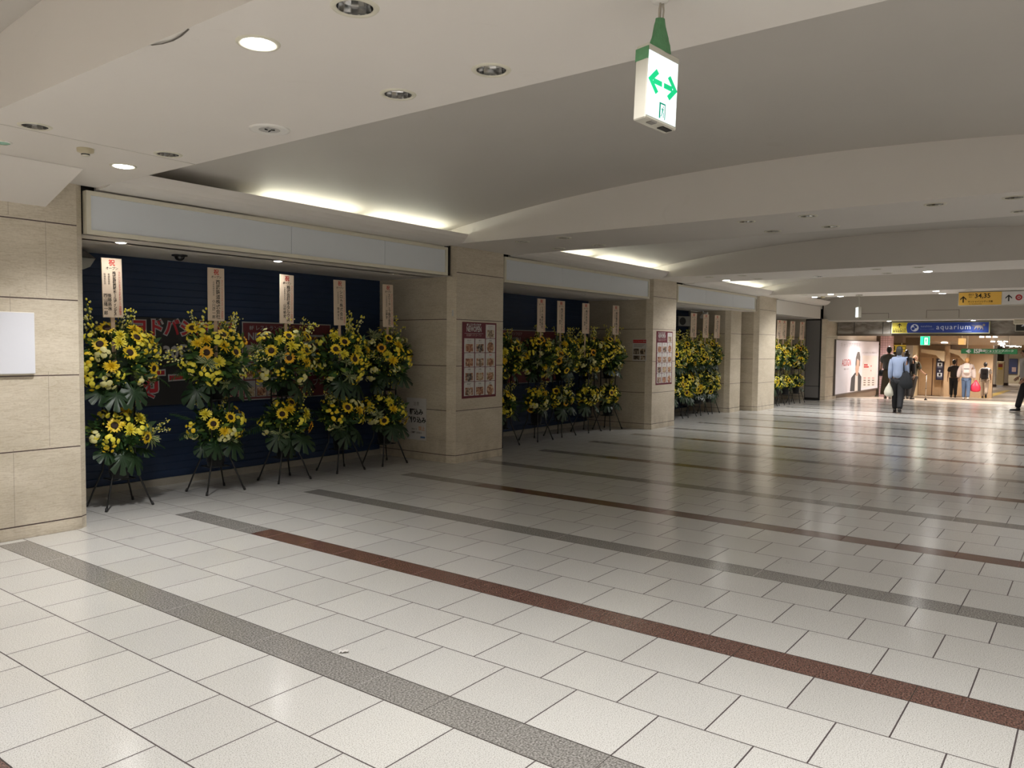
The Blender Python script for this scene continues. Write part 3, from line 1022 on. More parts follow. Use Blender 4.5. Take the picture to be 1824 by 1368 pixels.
def arrow2(mb, m, cx, cz, s, F):
    """double headed arrow drawn from three bars per head; F maps (x,z) to a point"""
    def poly(ps, dd=0): mb.add([F(cx+a*s, cz+b*s, dd) for a, b in ps], [tuple(range(len(ps)))], m)
    for d in (-1, 1):
        o = (lambda ps: ps) if d > 0 else (lambda ps: [(-a, b) for a, b in reversed(ps)])
        poly(o([(0.06, -0.11), (0.62, -0.11), (0.62, 0.11), (0.06, 0.11)]))
        poly(o([(0.95, 0.0), (0.45, 0.52), (0.28, 0.37), (0.66, 0.0)]), 1)
        poly(o([(0.66, 0.0), (0.28, -0.37), (0.45, -0.52), (0.95, 0.0)]), 1)


def exit_running(mb, m, mw, cx, cz, s, F):
    """door with running figure"""
    def poly(ps, mm, d=0): mb.add([F(cx+a*s, cz+b*s, d) for a, b in ps], [tuple(range(len(ps)))], mm)
    poly([(-0.5, -0.8), (0.5, -0.8), (0.5, 0.8), (-0.5, 0.8)], m)
    poly([(-0.28, -0.8), (0.34, -0.8), (0.34, 0.62), (-0.28, 0.62)], mw, 1)
    poly([(-0.10, -0.10), (0.12, -0.06), (0.16, 0.26), (-0.04, 0.28)], m, 2)
    poly([(0.02, 0.32), (0.16, 0.32), (0.16, 0.47), (0.02, 0.47)], m, 2)
    poly([(-0.10, -0.10), (0.02, -0.10), (-0.06, -0.42), (-0.22, -0.66), (-0.28, -0.58), (-0.16, -0.38)], m, 2)
    poly([(0.0, -0.12), (0.12, -0.08), (0.26, -0.34), (0.2, -0.68), (0.10, -0.68), (0.14, -0.36)], m, 2)
    poly([(-0.04, 0.28), (-0.04, 0.18), (-0.22, 0.02), (-0.26, 0.08)], m, 2)


# near exit sign: tilted box hanging from its cable, green cloth tape around the joint
t = thing('exit_sign', 'glowing exit sign box with green double arrow, hanging by a green taped cable', 'exit sign', (2.63, 1.325, 2.652), rad(-12), None)
tilt = Matrix.Rotation(rad(4.6), 4, 'Y') @ Matrix.Rotation(rad(-1.5), 4, 'X')
W2, D, HB = 0.090, 0.056, 0.268
top = -0.055
MBt = lambda: MB()
mb = MB().box((-W2, -D/2, top-HB), (W2, D/2, top), M_HOUS, tilt, bev=0.004)
o = mb.build('housing', t)
mb = MB().box((-W2+0.004, -D/2-0.002, top-HB+0.012), (W2-0.010, -D/2+0.001, top-0.026), EX_W, tilt)
f = mb.build('lit_face', t)
FF = lambda a, b, d=0: tilt @ Vector((a, -D/2-0.0030-0.0006*d, b))
mb = MB()
arrow2(mb, EX_G, -0.003, top-0.128, 0.088, FF)
tag(mb.build('arrow_pictogram', f), 'green double arrow')
mb = MB()
exit_running(mb, emis('lit exit dark green', (0.0, 0.20, 0.13), 0.2), EX_W, 0.0, top-0.222, 0.036, FF)
mb.build('door_pictogram', f)
mb = MB().box((-0.05, -0.026, top-HB-0.003), (-0.02, 0.0, top-HB+0.002), mat('grey slot', (0.2, 0.19, 0.17), 0.5, var=0.1), tilt)
mb.box((0.02, -0.02, top-HB-0.003), (0.075, 0.006, top-HB+0.002), C_INK, tilt)
mb.build('vent_plate', t)
tape = mat('green cloth tape', (0.09, 0.24, 0.11), 0.75, var=0.25, scale=40, bump=0.2)
mb = MB().box((-W2-0.0012, -D/2-0.0005, top-0.056), (-W2+0.004, D/2+0.001, top-0.012), tape, tilt)
mb.build('tape_band', t)
mb = MB()
n = 14
prof = [(0.000, 0.020, 0.014), (-0.02, 0.024, 0.018), (-0.055, 0.036, 0.022), (-0.085, 0.046, 0.026), (-0.118, 0.058, 0.028)]
vs, fs = [], []
for i, (dz, a, b) in enumerate(prof):
    for j in range(n):
        tt = 2*PI*j/n
        wob = 1+0.14*math.sin(3*tt+i*1.3)
        vs.append((0.004+a*math.cos(tt)*wob-0.010*dz, b*math.sin(tt)*wob, 0.068+dz*1.08))
for i in range(len(prof)-1):
    for j in range(n):
        k = (j+1) % n
        fs.append((i*n+j, (i+1)*n+j, (i+1)*n+k, i*n+k))
mb.add(vs, fs, tape, False, tilt)
mb.build('tape_wrap', t)
cable = mat('pale cable', (0.42, 0.38, 0.32), 0.5, var=0.1)
for i, (dx, dy) in enumerate(((-0.006, 0.0), (0.004, 0.004), (0.011, -0.003))):
    MB().tube([(dx-0.003, dy, -0.05), (dx+0.002, dy, 0.04), (dx*1.3+0.006, dy, 0.10), (0.01+dx*0.6, dy*0.5, 0.136)], 0.0036, 6, cable).build('cable', t)
MB().lathe([(0.035, 0.138), (0.03, 0.128), (0.014, 0.124), (0.0005, 0.124)], 16, M_WHITE).build('ceiling_rose', t)


def small_exit(name, label, p, w, h, d, rz, cable_z, flip=False):
    t = thing(name, label, 'exit sign', p, rz)
    MB().box((-d/2, -w/2, 0), (d/2, w/2, h), M_HOUS, bev=0.004).build('housing', t)
    f = MB().box((-d/2-0.003, -w/2+0.01, 0.012), (-d/2, w/2-0.01, h-0.015), EX_HG if flip else EX_W).build('lit_face', t)
    mb = MB()
    FF = lambda a, b, dd=0: Vector((-d/2-0.005-0.001*dd, -a, b))
    exit_running(mb, EX_G, EX_W, 0.0 if not flip else w*0.08, h*0.5, h*(0.42 if not flip else 0.52), FF)
    mb.build('door_pictogram', f)
    if cable_z:
        MB().tube([(0, 0, h), (0, 0, cable_z)], 0.008, 8, M_HOUS).build('cable', t)
        MB().box((-0.05, -0.10, cable_z-0.025), (0.05, 0.10, cable_z), M_HOUS).build('ceiling_plate', t)
    return t


t = small_exit('exit_sign', 'small glowing exit sign hanging left of the yellow 34,35 sign', (19.5, 4.56, 2.262), 0.22, 0.245, 0.07, rad(-62), 0.528)
t.children[2].rotation_euler = (0, 0, 0)

# yellow and white direction sign under the fourth beam
tl = at(1707, 520, 0, 19.5)
bl = at(1707, 545, 0, 19.5)
t = thing('direction_sign', 'yellow and white hanging direction sign reading 34,35 under the fourth ceiling beam', 'sign', (19.5, tl.y, bl.z))
hh = HC-0.008-bl.z
ym = mat('sign yellow', (0.62, 0.36, 0.06), 0.5, emit=0.05, ecol=(0.62, 0.36, 0.06), var=0.02)
wm = mat('sign white', (0.55, 0.52, 0.48), 0.5, emit=0.04, ecol=(0.55, 0.52, 0.48), var=0.02)
MB().box((0, -2.6, 0), (0.14, 0, hh), M_HOUS, bev=0.006).build('housing', t)
wy = tl.y-at(1784, 530, 0, 19.5).y
MB().box((-0.004, -wy, 0.014), (0, -0.014, hh-0.012), ym).build('yellow_panel', t)
MB().box((-0.004, -2.59, 0.014), (0, -wy-0.012, hh-0.012), wm).build('white_panel', t)


def up_arrow(mb, m, F, cx, cz, s):
    def poly(ps): mb.add([F(cx+a*s, cz+b*s) for a, b in ps], [tuple(range(len(ps)))], m)
    poly([(-0.09, -0.5), (0.09, -0.5), (0.09, 0.35), (-0.09, 0.35)])
    poly([(0.0, 0.5), (-0.42, 0.08), (-0.42, -0.13), (0.0, 0.28)])
    poly([(0.0, 0.28), (0.42, -0.13), (0.42, 0.08), (0.0, 0.5)])


F2 = lambda a, b: Vector((-0.007, -a, b))
T2 = lambda a, b: face_mtx((-0.007, -a, b), (0, -1, 0), (-1, 0, 0))
mb = MB()
up_arrow(mb, C_INK, F2, 0.10, hh*0.47, 0.14)
text_add(mb, '出口', C_INK, T2(0.245, hh*0.80), 0.05, 0.001)
text_add(mb, 'Exit', C_INK, T2(0.235, hh*0.63), 0.04)
text_add(mb, '34,35', C_INK, T2(0.46, hh*0.69), 0.135, 0.0025)
text_add(mb, 'サンシャインシティ方面', C_INK, T2(0.42, hh*0.28), 0.042, 0.001)
text_add(mb, 'for Sunshine City', C_INK, T2(0.33, hh*0.12), 0.034)
up_arrow(mb, C_INK, F2, wy+0.13, hh*0.5, 0.14)
text_add(mb, '丸ノ内線', C_INK, T2(wy+0.58, hh*0.62), 0.095, 0.001)
text_add(mb, 'Marunouchi Line', C_INK, T2(wy+0.60, hh*0.30), 0.05)
mb.build('lettering', t)
mb = MB()
mb.lathe([(0.033, 0), (0.062, 0)], 24, C_BRED, Matrix.Translation((-0.007, -(wy+0.31), hh*0.52)) @ Matrix.Rotation(-PI/2, 4, 'Y'))
text_add(mb, 'M', C_BRED, T2(wy+0.31, hh*0.515), 0.055, 0.002)
mb.build('line_emblem', t)

# blue sign over the passage
p = at(1588, 572.5, 0, 25.06)
q = at(1763, 594, 0, 25.06)
t = thing('aquarium_sign', 'long blue sign with yellow arrow end over the passage opening', 'sign', (25.06, p.y, q.z))
W, H = p.y-q.y, 0.335
cream = mat('sign cream edge', (0.50, 0.48, 0.30), 0.5, var=0.04)
MB().box((0, -W, 0), (0.10, 0, H), cream, bev=0.004).build('housing', t)
MB().box((-0.004, -0.42, 0.025), (0, -0.03, H-0.02), mat('sign lemon', (0.55, 0.45, 0.04), 0.5, emit=0.04, ecol=(0.55, 0.45, 0.04), var=0.02)).build('yellow_panel', t)
bl_ = mat('sign blue', (0.014, 0.035, 0.17), 0.4, emit=0.07, ecol=(0.014, 0.035, 0.2), var=0.2, scale=2)
mb = MB()
ys = [(-0.40, H*0.5)]
pts = [(-W+0.03, 0.025), (-0.44, 0.025), (-0.415, H*0.25), (-0.405, H*0.5), (-0.415, H*0.78), (-0.44, H-0.02), (-W+0.03, H-0.02)]
mb.prism(pts, 0, -0.006, -0.0005, bl_)
mb.build('blue_panel', t)
T3 = lambda a, b: face_mtx((-0.009, -a, b), (0, -1, 0), (-1, 0, 0))
F3 = lambda a, b: Vector((-0.009, -a, b))
sw = mat('sign lettering white', (0.55, 0.57, 0.62), 0.5, emit=0.05, var=0.02)
sd = mat('sign lettering dim', (0.25, 0.29, 0.40), 0.5, var=0.05)
mb = MB()
up_arrow(mb, C_INK, F3, 0.22, H*0.70, 0.13)
text_add(mb, 'スカイデッキ\n直結徒歩3分', C_INK, T3(0.215, H*0.28), 0.062, 0.001, 0.9)
text_add(mb, 'sunshine', sd, T3(0.92, H*0.62), 0.085, 0.0015)
text_add(mb, 'サンシャイン水族館', sd, T3(0.94, H*0.36), 0.040)
text_add(mb, 'aquarium', sw, T3(1.60, H*0.54), 0.20, 0.0, cs=1.16)
mb.box((-0.009, -2.05, H*0.16), (-0.007, -1.82, H*0.19), sd)
mb.build('lettering', t)
mb = MB()
mb.lathe([(0.0005, 0), (0.105, 0)], 28, sw, Matrix.Translation((-0.008, -0.62, H*0.5)) @ Matrix.Rotation(-PI/2, 4, 'Y'))
for a, b, r in ((-0.65, 0.55, 0.035), (-0.58, 0.42, 0.045), (-0.62, 0.66, 0.03)):
    mb.lathe([(0.0005, 0), (r, 0)], 16, bl_, Matrix.Translation((-0.0095, a, H*b)) @ Matrix.Rotation(-PI/2, 4, 'Y'))
mb.build('round_emblem', t)
mb = MB()
sealm = mat('printed seal grey', (0.23, 0.20, 0.19), 0.6, var=0.4, scale=30)
# a four legged marine animal print: body, head, legs
mb.ball((-0.008, -2.22, H*0.58), (0.002, 0.10, 0.035), 12, 8, sealm)
mb.ball((-0.008, -2.34, H*0.70), (0.002, 0.035, 0.035), 10, 6, sealm)
for a, b in ((-2.15, -2.11), (-2.19, -2.20), (-2.28, -2.25), (-2.30, -2.33)):
    mb.tube([(-0.008, a, H*0.55), (-0.008, b, H*0.28)], [0.02, 0.010], 6, sealm)
mb.tube([(-0.008, -2.13, H*0.60), (-0.008, -2.03, H*0.72)], [0.016, 0.006], 6, sealm)
mb.build('animal_print', t)
t = thing('exit_board', 'black board with white mark at the right edge over the passage opening', 'sign', (25.08, at(1808, 590, 0, 25.08).y, 2.04))
MB().box((0, -1.2, 0), (0.09, 0, 0.30), M_HOUS, bev=0.005).build('housing', t)
MB().box((-0.004, -1.18, 0.02), (0, -0.02, 0.28), mat('sign black', (0.02, 0.022, 0.02), 0.4, var=0.1)).build('black_panel', t)
mb = MB()
mb.add([(-0.007, -0.13, 0.14), (-0.007, -0.17, 0.13), (-0.007, -0.34, 0.27), (-0.007, -0.28, 0.27)], [(0, 1, 2, 3)], sw)
mb.build('mark', t)
t = thing('detector_box', 'cream box fixed under the soffit beside the black board', 'box', (24.7, at(1806, 572, 0, 24.7).y, 2.22))
MB().box((-0.15, -0.27, 0), (0.15, 0.0, 0.125), M_CREAM, bev=0.02).build('case', t)

# speaker and lamp in the third alcove
t = thing('wall_speaker', 'grey box speaker high on the return wall of the third opening', 'speaker', (17.30, 7.86, 2.02), rad(-30))
MB().box((-0.32, -0.12, 0), (0.02, 0.12, 0.24), mat('grey box', (0.30, 0.30, 0.28), 0.5, var=0.05), bev=0.01).build('case', t)
MB().lathe([(0.0005, 0), (0.09, 0)], 20, M_BLACK, Matrix.Translation((-0.2, -0.122, 0.12)) @ Matrix.Rotation(PI/2, 4, 'X')).build('cone', t)
t = thing('wall_lamp', 'pale angled spotlight under the alcove ceiling of the third opening', 'lamp', (17.3, 7.45, 2.405))
MB().tube([(0, 0, 0), (0, 0, -0.09)], 0.012, 8, M_CHROME).build('bracket', t)
MB().box((-0.14, -0.05, -0.03), (0.14, 0.05, 0.03), M_WHITE, Matrix.Translation((0.05, 0, -0.12)) @ Matrix.Rotation(rad(-25), 4, 'Y'), bev=0.01).build('lamp_head', t)
MB().tube([(-0.5, 0.1, -0.03), (-0.2, 0.05, -0.05), (0, 0, -0.03), (0.2, 0.1, -0.04)], 0.01, 6, M_CHROME).build('conduit', t)

# scraps on the floor
p = at_floor(612, 1164)
t = thing('paper_scrap', 'small crumpled white paper scrap lying beside the grey floor stripe', 'litter', (p.x, p.y, 0))
mb = MB()
random.seed(5)
vs = []
for i in range(6):
    for j in range(4):
        vs.append((i*0.010-0.025+random.uniform(-.003, .003), j*0.009-0.013+random.uniform(-.003, .003), 0.003+abs(math.sin(i*1.7+j))*0.010))
mb.add(vs, [(i*4+j, i*4+4+j, i*4+5+j, i*4+1+j) for i in range(5) for j in range(3)], C_PAPER)
o = mb.build('crumpled_sheet', t)
o.rotation_euler = (0, 0, rad(-40))
for i, (u, v, l) in enumerate(((621, 856, 'tiny white scrap on the floor in front of the near stands'), (228, 927, 'tiny cream scrap on the floor near the stone corner'))):
    p = at_floor(u, v)
    t = thing('paper_scrap', l, 'litter', (p.x, p.y, 0))
    MB().box((-0.008, -0.004, 0), (0.008, 0.004, 0.003), C_PAPER, bev=0.0008).build('bit', t)

# ------------------------------------------------------------------ congratulatory flower stands
def leafmat(name, a, b, rough=0.4, sc=14):
    k = NT(name)
    k.base(k.mix(k.noise(sc, 3), a, b))
    k.b.inputs['Roughness'].default_value = rough
    return k.m


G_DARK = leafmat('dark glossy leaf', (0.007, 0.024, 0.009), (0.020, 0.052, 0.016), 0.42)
G_MID = leafmat('mid green leaf', (0.03, 0.085, 0.02), (0.07, 0.15, 0.035))
G_LIGHT = leafmat('yellow green leaf', (0.13, 0.21, 0.03), (0.26, 0.33, 0.06))
G_FROND = leafmat('frond green', (0.018, 0.06, 0.018), (0.045, 0.11, 0.03))
G_CREAM = leafmat('cream leaf edge', (0.42, 0.42, 0.20), (0.55, 0.54, 0.30))
Y_PET = leafmat('sunflower petal yellow', (0.78, 0.52, 0.012), (0.92, 0.70, 0.03), 0.5, 30)
O_PET = leafmat('sunflower petal amber', (0.72, 0.33, 0.008), (0.88, 0.52, 0.015), 0.5, 30)
L_PET = leafmat('lemon petal', (0.72, 0.62, 0.02), (0.90, 0.80, 0.10), 0.5, 30)
P_PET = leafmat('pale cream petal', (0.62, 0.60, 0.22), (0.80, 0.76, 0.38), 0.5, 30)
D_SEED = leafmat('sunflower seed disc', (0.010, 0.004, 0.002), (0.05, 0.02, 0.008), 0.8, 200)
M_STEM = leafmat('stem green', (0.05, 0.10, 0.02), (0.09, 0.16, 0.04))
M_POT = mat('black plastic bucket', (0.012, 0.013, 0.014), 0.3, var=0.1)
M_LEG = mat('black steel tube', (0.014, 0.014, 0.014), 0.35, 0.2, var=0.1)
M_BOARD = mat('cream placard', (0.66, 0.53, 0.40), 0.5, var=0.03)
M_WOOD = mat('pale wooden stick', (0.50, 0.36, 0.25), 0.6, var=0.1)
I_RED = mat('placard red', (0.50, 0.03, 0.02), 0.6, var=0.03)


def petal(mb, ang, r0, r1, w, lift, m, droop=0.0, segs=3):
    c, s = math.cos(ang), math.sin(ang)
    vs = []
    for i in range(segs+1):
        t = i/segs
        r = r0+(r1-r0)*t
        ww = w*math.sin(PI*(0.12+0.83*t))
        z = lift*t-droop*t*t
        for e in (-1, 1): vs.append((c*r-s*ww*e, s*r+c*ww*e, z+abs(ww)*0.25))
    mb.add(vs, [(2*i, 2*i+1, 2*i+3, 2*i+2) for i in range(segs)], m, True)


def sunflower_mesh(pm, seed):
    rnd = random.Random(seed)
    mb = MB()
    for row, n, r1, lift in ((0, 15, 1.0, 0.10), (1, 13, 0.88, 0.22)):
        for i in range(n):
            a = 2*PI*i/n+rnd.uniform(-.1, .1)+row*0.2
            petal(mb, a, 0.36, r1*rnd.uniform(.88, 1.04), 0.15, lift+rnd.uniform(-.08, .12), pm, rnd.uniform(0, .2))
    mb.tube([(0, 0, -0.02), (0, 0, -0.6), (0.1, 0, -1.6)], 0.045, 5, M_STEM)
    return mb.mesh('sunflower')


SUN = [sunflower_mesh(Y_PET, 1), sunflower_mesh(Y_PET, 2), sunflower_mesh(O_PET, 3)]
DISC = MB().lathe([(0.46, 0.02), (0.44, 0.10), (0.34, 0.17), (0.22, 0.15), (0.0005, 0.12)], 20, D_SEED).mesh('seed_disc')


def mum_mesh(pm, seed, n=70):
    rnd = random.Random(seed)
    mb = MB()
    for i in range(n):
        ph = rnd.uniform(0.0, 1.0)
        a = i*2.39996
        el = ph*1.35
        L = 1.0-0.35*math.sin(el)
        d = Vector((math.cos(a)*math.cos(el), math.sin(a)*math.cos(el), math.sin(el)))
        o = d.cross(Vector((0, 0, 1))).normalized()*0.075
        p1, p2 = d*0.5*L, d*L*rnd.uniform(.85, 1.05)+Vector((0, 0, -0.06))
        mb.add([(0, 0, 0), p1-o, p1+o, p2-o*0.6, p2+o*0.6], [(0, 1, 2), (1, 3, 4, 2)], pm, True)
    mb.tube([(0, 0, 0), (0, 0, -1.2)], 0.06, 5, M_STEM)
    return mb.mesh('chrysanthemum')


MUM = [mum_mesh(L_PET, 5), mum_mesh(Y_PET, 6)]


def spray_mesh(pm, pm2, seed, n=9, R=1.0):
    """a branch of small button flowers"""
    rnd = random.Random(seed)
    mb = MB()
    for i in range(n):
        d = Vector((rnd.gauss(0, 1), rnd.gauss(0, 1), rnd.gauss(0.4, 0.6))).normalized()*R*rnd.uniform(.4, 1)
        mb.tube([(0, 0, -1.0), d*0.6, d], 0.025, 4, M_STEM, cap=False)
        q = Vector((0, 0, 1)).rotation_difference((d+Vector((0, 0, 0.6))).normalized()).to_matrix().to_4x4()
        s = rnd.uniform(.24, .36)
        mt = Matrix.Translation(d) @ q @ Matrix.Scale(s, 4)
        k = 9
        vs = [(0, 0, 0.35)]
        for j in range(k):
            a = 2*PI*j/k
            vs.append((math.cos(a)*0.5, math.sin(a)*0.5, 0.30))
        for j in range(k):
            a = 2*PI*(j+.5)/k
            vs.append((math.cos(a), math.sin(a), 0.05))
        fs = [(0, 1+j, 1+(j+1) % k) for j in range(k)]+[(1+j, 1+k+j, 1+(j+1) % k) for j in range(k)]+[(1+j, 1+k+(j-1) % k, 1+k+j) for j in range(k)]
        mb.add(vs, fs, pm if rnd.random() < .7 else pm2, True, mt)
    return mb.mesh('button_flowers')


SPR = [spray_mesh(L_PET, Y_PET, 11), spray_mesh(P_PET, L_PET, 12), spray_mesh(L_PET, P_PET, 13), spray_mesh(Y_PET, L_PET, 14)]


def bud_spray_mesh(seed):
    """a long nodding stem set with small pale buds"""
    rnd = random.Random(seed)
    mb = MB()
    for b in range(4):
        pts = []
        dx, dy = rnd.uniform(-.28, .28), rnd.uniform(-.2, .2)
        for i in range(7):
            t = i/6
            pts.append(Vector((dx*t*t*1.2, dy*t*t, t*rnd.uniform(.95, 1.0))))
        mb.tube(pts, [0.012]*5+[0.008, 0.004], 4, M_STEM, cap=False)
        for i in range(2, 7):
            for e in range(3):
                p = pts[i]+Vector((rnd.uniform(-.09, .09), rnd.uniform(-.09, .09), rnd.uniform(-.05, .06)))
                s = rnd.uniform(.016, .034)
                mb.ball(p, (s, s, s*1.3), 6, 4, L_PET if rnd.random() < .6 else P_PET)
    return mb.mesh('bud_branch')


BUD = [bud_spray_mesh(21), bud_spray_mesh(22)]


def monstera_mesh(seed):
    rnd = random.Random(seed)
    mb = MB()
    # outline radius with cuts; leaf lies in xy with its stalk at the origin, tip towards +y
    n = 56
    pts = []
    for i in range(n):
        a = -PI/2+2*PI*(i+0.5)/n
        r = 0.55+0.10*math.sin(a)
        cutp = math.cos(a)
        notch = 1.0
        if (i % 6) == 1 and 6 < i < 50: notch = 0.36
        if abs(a+PI/2) < 0.25 or abs(a-1.5*PI) < 0.25: notch = 0.35
        r *= notch
        pts.append((r*math.cos(a)*1.0, 0.45+r*math.sin(a)*1.1))
    vs = [(0, 0.45, 0.0)]
    for x, y in pts: vs.append((x, y, -0.28*(x*x)*2.2-0.20*max(0, y-0.3)**2*1.8+0.05*math.sin(x*18)))
    mid = []
    for x, y in pts:
        mx, my = x*0.5, 0.45+(y-0.45)*0.5
        mid.append((mx, my, -0.28*(mx*mx)*2.2-0.2*max(0, my-0.3)**2*1.8+0.03))
    vs += mid
    fs = []
    for i in range(n):
        k = (i+1) % n
        fs.append((0, 1+n+i, 1+n+k))
        fs.append((1+n+i, 1+i, 1+k, 1+n+k))
    mb.add(vs, fs, G_DARK, True)
    mb.tube([(0, 0.42, 0.01), (0, 0, -0.02), (0, -0.35, -0.1)], 0.02, 5, G_MID)
    return mb.mesh('monstera_leaf')


MON = [monstera_mesh(31), monstera_mesh(32)]


def frond_mesh(seed, m, L=1.0, n=15):
    rnd = random.Random(seed)
    mb = MB()
    pts = [Vector((0, L*t, 0.18*t-0.42*t*t)) for t in [i/8 for i in range(9)]]
    mb.tube(pts, [0.010]*6+[0.006, 0.004, 0.002], 4, m, cap=False)
    for i in range(n):
        t = 0.12+0.86*i/(n-1)
        c = Vector((0, L*t, 0.18*t-0.42*t*t))
        for e in (-1, 1):
            l = 0.34*math.sin(PI*(0.18+0.75*t))*rnd.uniform(.85, 1.1)
            d = Vector((e*0.8, 0.62, -0.12-0.2*rnd.random())).normalized()
            w = Vector((-e*0.62, 0.8, 0)).normalized()*0.020
            a, b, cc = c, c+d*l*0.55, c+d*l+Vector((0, 0, -0.04))
            mb.add([a-w*0.4, a+w*0.4, b-w, b+w, cc], [(0, 1, 3, 2), (2, 3, 4)], m, True)
    return mb.mesh('palm_frond')


FRO = [frond_mesh(41, G_FROND), frond_mesh(42, G_FROND), frond_mesh(43, G_MID)]


def tuft_mesh(seed):
    """striped leaves radiating from one point: green with pale margins"""
    rnd = random.Random(seed)
    mb = MB()
    for i in range(15):
        a = i*2.4
        el = rnd.uniform(.15, 1.25)
        d = Vector((math.cos(a)*math.cos(el), math.sin(a)*math.cos(el), math.sin(el)))
        o = d.cross(Vector((0, 0, 1)))
        if o.length < .01: o = Vector((1, 0, 0))
        o = o.normalized()
        L = rnd.uniform(.75, 1.1)
        row = []
        for j in range(4):
            t = j/3
            p = d*L*t+Vector((0, 0, -0.35*t*t*L))
            w = 0.085*math.sin(PI*(0.15+0.80*t))
            row.append([p-o*w, p-o*w*0.55, p+o*w*0.55, p+o*w])
        vs = [v for r in row for v in r]
        for j in range(3):
            q = j*4
            mb.add([vs[q+k] for k in range(8)], [(0, 1, 5, 4), (2, 3, 7, 6)], G_CREAM, True)
            mb.add([vs[q+k] for k in range(8)], [(1, 2, 6, 5)], G_MID, True)
    return mb.mesh('striped_leaf_tuft')


TUF = [tuft_mesh(51), tuft_mesh(52)]


def foliage_mesh(seed, rx, ry, rz, n, name='foliage'):
    rnd = random.Random(seed)
    mb = MB()
    mb.mats = [G_FROND, G_MID, G_LIGHT, L_PET, G_DARK]
    for i in range(n):
        d = Vector((rnd.gauss(0, 1), rnd.gauss(-0.25, 1), rnd.gauss(0, 1))).normalized()
        r = rnd.uniform(.45, 1.0)
        p = Vector((d.x*rx*r, d.y*ry*r, d.z*rz*r))
        u = (d+Vector((rnd.uniform(-.7, .7), rnd.uniform(-.7, .7), rnd.uniform(-.4, .7)))).normalized()
        o = u.cross(Vector((rnd.uniform(-1, 1), rnd.uniform(-1, 1), rnd.uniform(-1, 1)))).normalized()
        L = rnd.uniform(.05, .11)
        w = L*rnd.uniform(.16, .30)
        c = p+u*L*0.5+u.cross(o)*0.008
        q = rnd.random()
        m = G_FROND if q < .34 else G_MID if q < .62 else G_LIGHT if q < .78 else G_DARK
        mb.add([p-o*w*.4, p+o*w*.4, c-o*w, c+o*w, p+u*L], [(0, 1, 3, 2), (2, 3, 4)], m, True)
    for i in range(n//5):
        d = Vector((rnd.gauss(0, 1), rnd.gauss(-0.3, 1), rnd.gauss(0.1, 1))).normalized()
        p = Vector((d.x*rx, d.y*ry, d.z*rz))*rnd.uniform(.8, 1.1)
        s = rnd.uniform(.006, .014)
        mb.add([p+Vector(v)*s for v in ((1, 0, 0), (-1, 0, 0), (0, 1, 0), (0, -1, 0), (0, 0, 1), (0, 0, -1))],
               [(0, 2, 4), (2, 1, 4), (1, 3, 4), (3, 0, 4), (2, 0, 5), (1, 2, 5), (3, 1, 5), (0, 3, 5)], L_PET, True)
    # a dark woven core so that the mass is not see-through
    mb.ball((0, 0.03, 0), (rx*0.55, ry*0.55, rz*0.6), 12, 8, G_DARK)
    return mb.mesh(name)


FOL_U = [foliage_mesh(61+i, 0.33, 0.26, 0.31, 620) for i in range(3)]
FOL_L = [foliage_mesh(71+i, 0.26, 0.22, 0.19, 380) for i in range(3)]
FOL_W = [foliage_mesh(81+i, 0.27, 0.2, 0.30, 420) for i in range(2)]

_leg = {}
for sx in (-1, 1):
    for sy in (-1, 1):
        _leg[sx, sy] = MB().tube([(sx*0.215, sy*0.185, 0.0), (sx*0.155, sy*0.14, 0.19), (sx*0.105, sy*0.10, 0.34), (sx*0.10, sy*0.095, 0.42), (sx*0.10, sy*0.095, 1.12)], 0.0085, 8, M_LEG).tube(
            [(sx*0.219, sy*0.188, 0.0), (sx*0.208, sy*0.18, 0.035)], 0.012, 8, M_BLACK).mesh('leg')
_bucket = MB().lathe([(0.0005, 0), (0.078, 0), (0.098, 0.17), (0.104, 0.172), (0.104, 0.18), (0.095, 0.18), (0.09, 0.05), (0.0005, 0.045)], 24, M_POT).mesh('bucket')
_ring = MB()
for a, b in (((-.1, -.095), (.1, -.095)), ((.1, -.095), (.1, .095)), ((.1, .095), (-.1, .095)), ((-.1, .095), (-.1, -.095))): _ring.tube([(a[0], a[1], 0), (b[0], b[1], 0)], 0.006, 6, M_LEG)
_ring = _ring.mesh('holder_ring')

PLACTEXT = [('株式会社西武ホールディングス', [('取締役会長', '後藤高志'), ('取締役社長', '西山隆一郎')]), ('西武鉄道株式会社', [('代表取締役社長', '小川周一郎')]),
            ('株式会社ホタルクス', [('代表取締役社長', '山村修史')]), ('シロカ株式会社', [('代表取締役社長', '金井まり')]), ('スリーアップ株式会社', [('代表取締役社長', '辻野晃')]),
            ('リズム株式会社', [('代表取締役社長', '湯本元')]), ('株式会社ビックス', [('代表取締役社長', '原健')]), ('株式会社キング', [('代表取締役社長', '林武')]), ('東京電機株式会社', [('代表取締役', '白石')])]


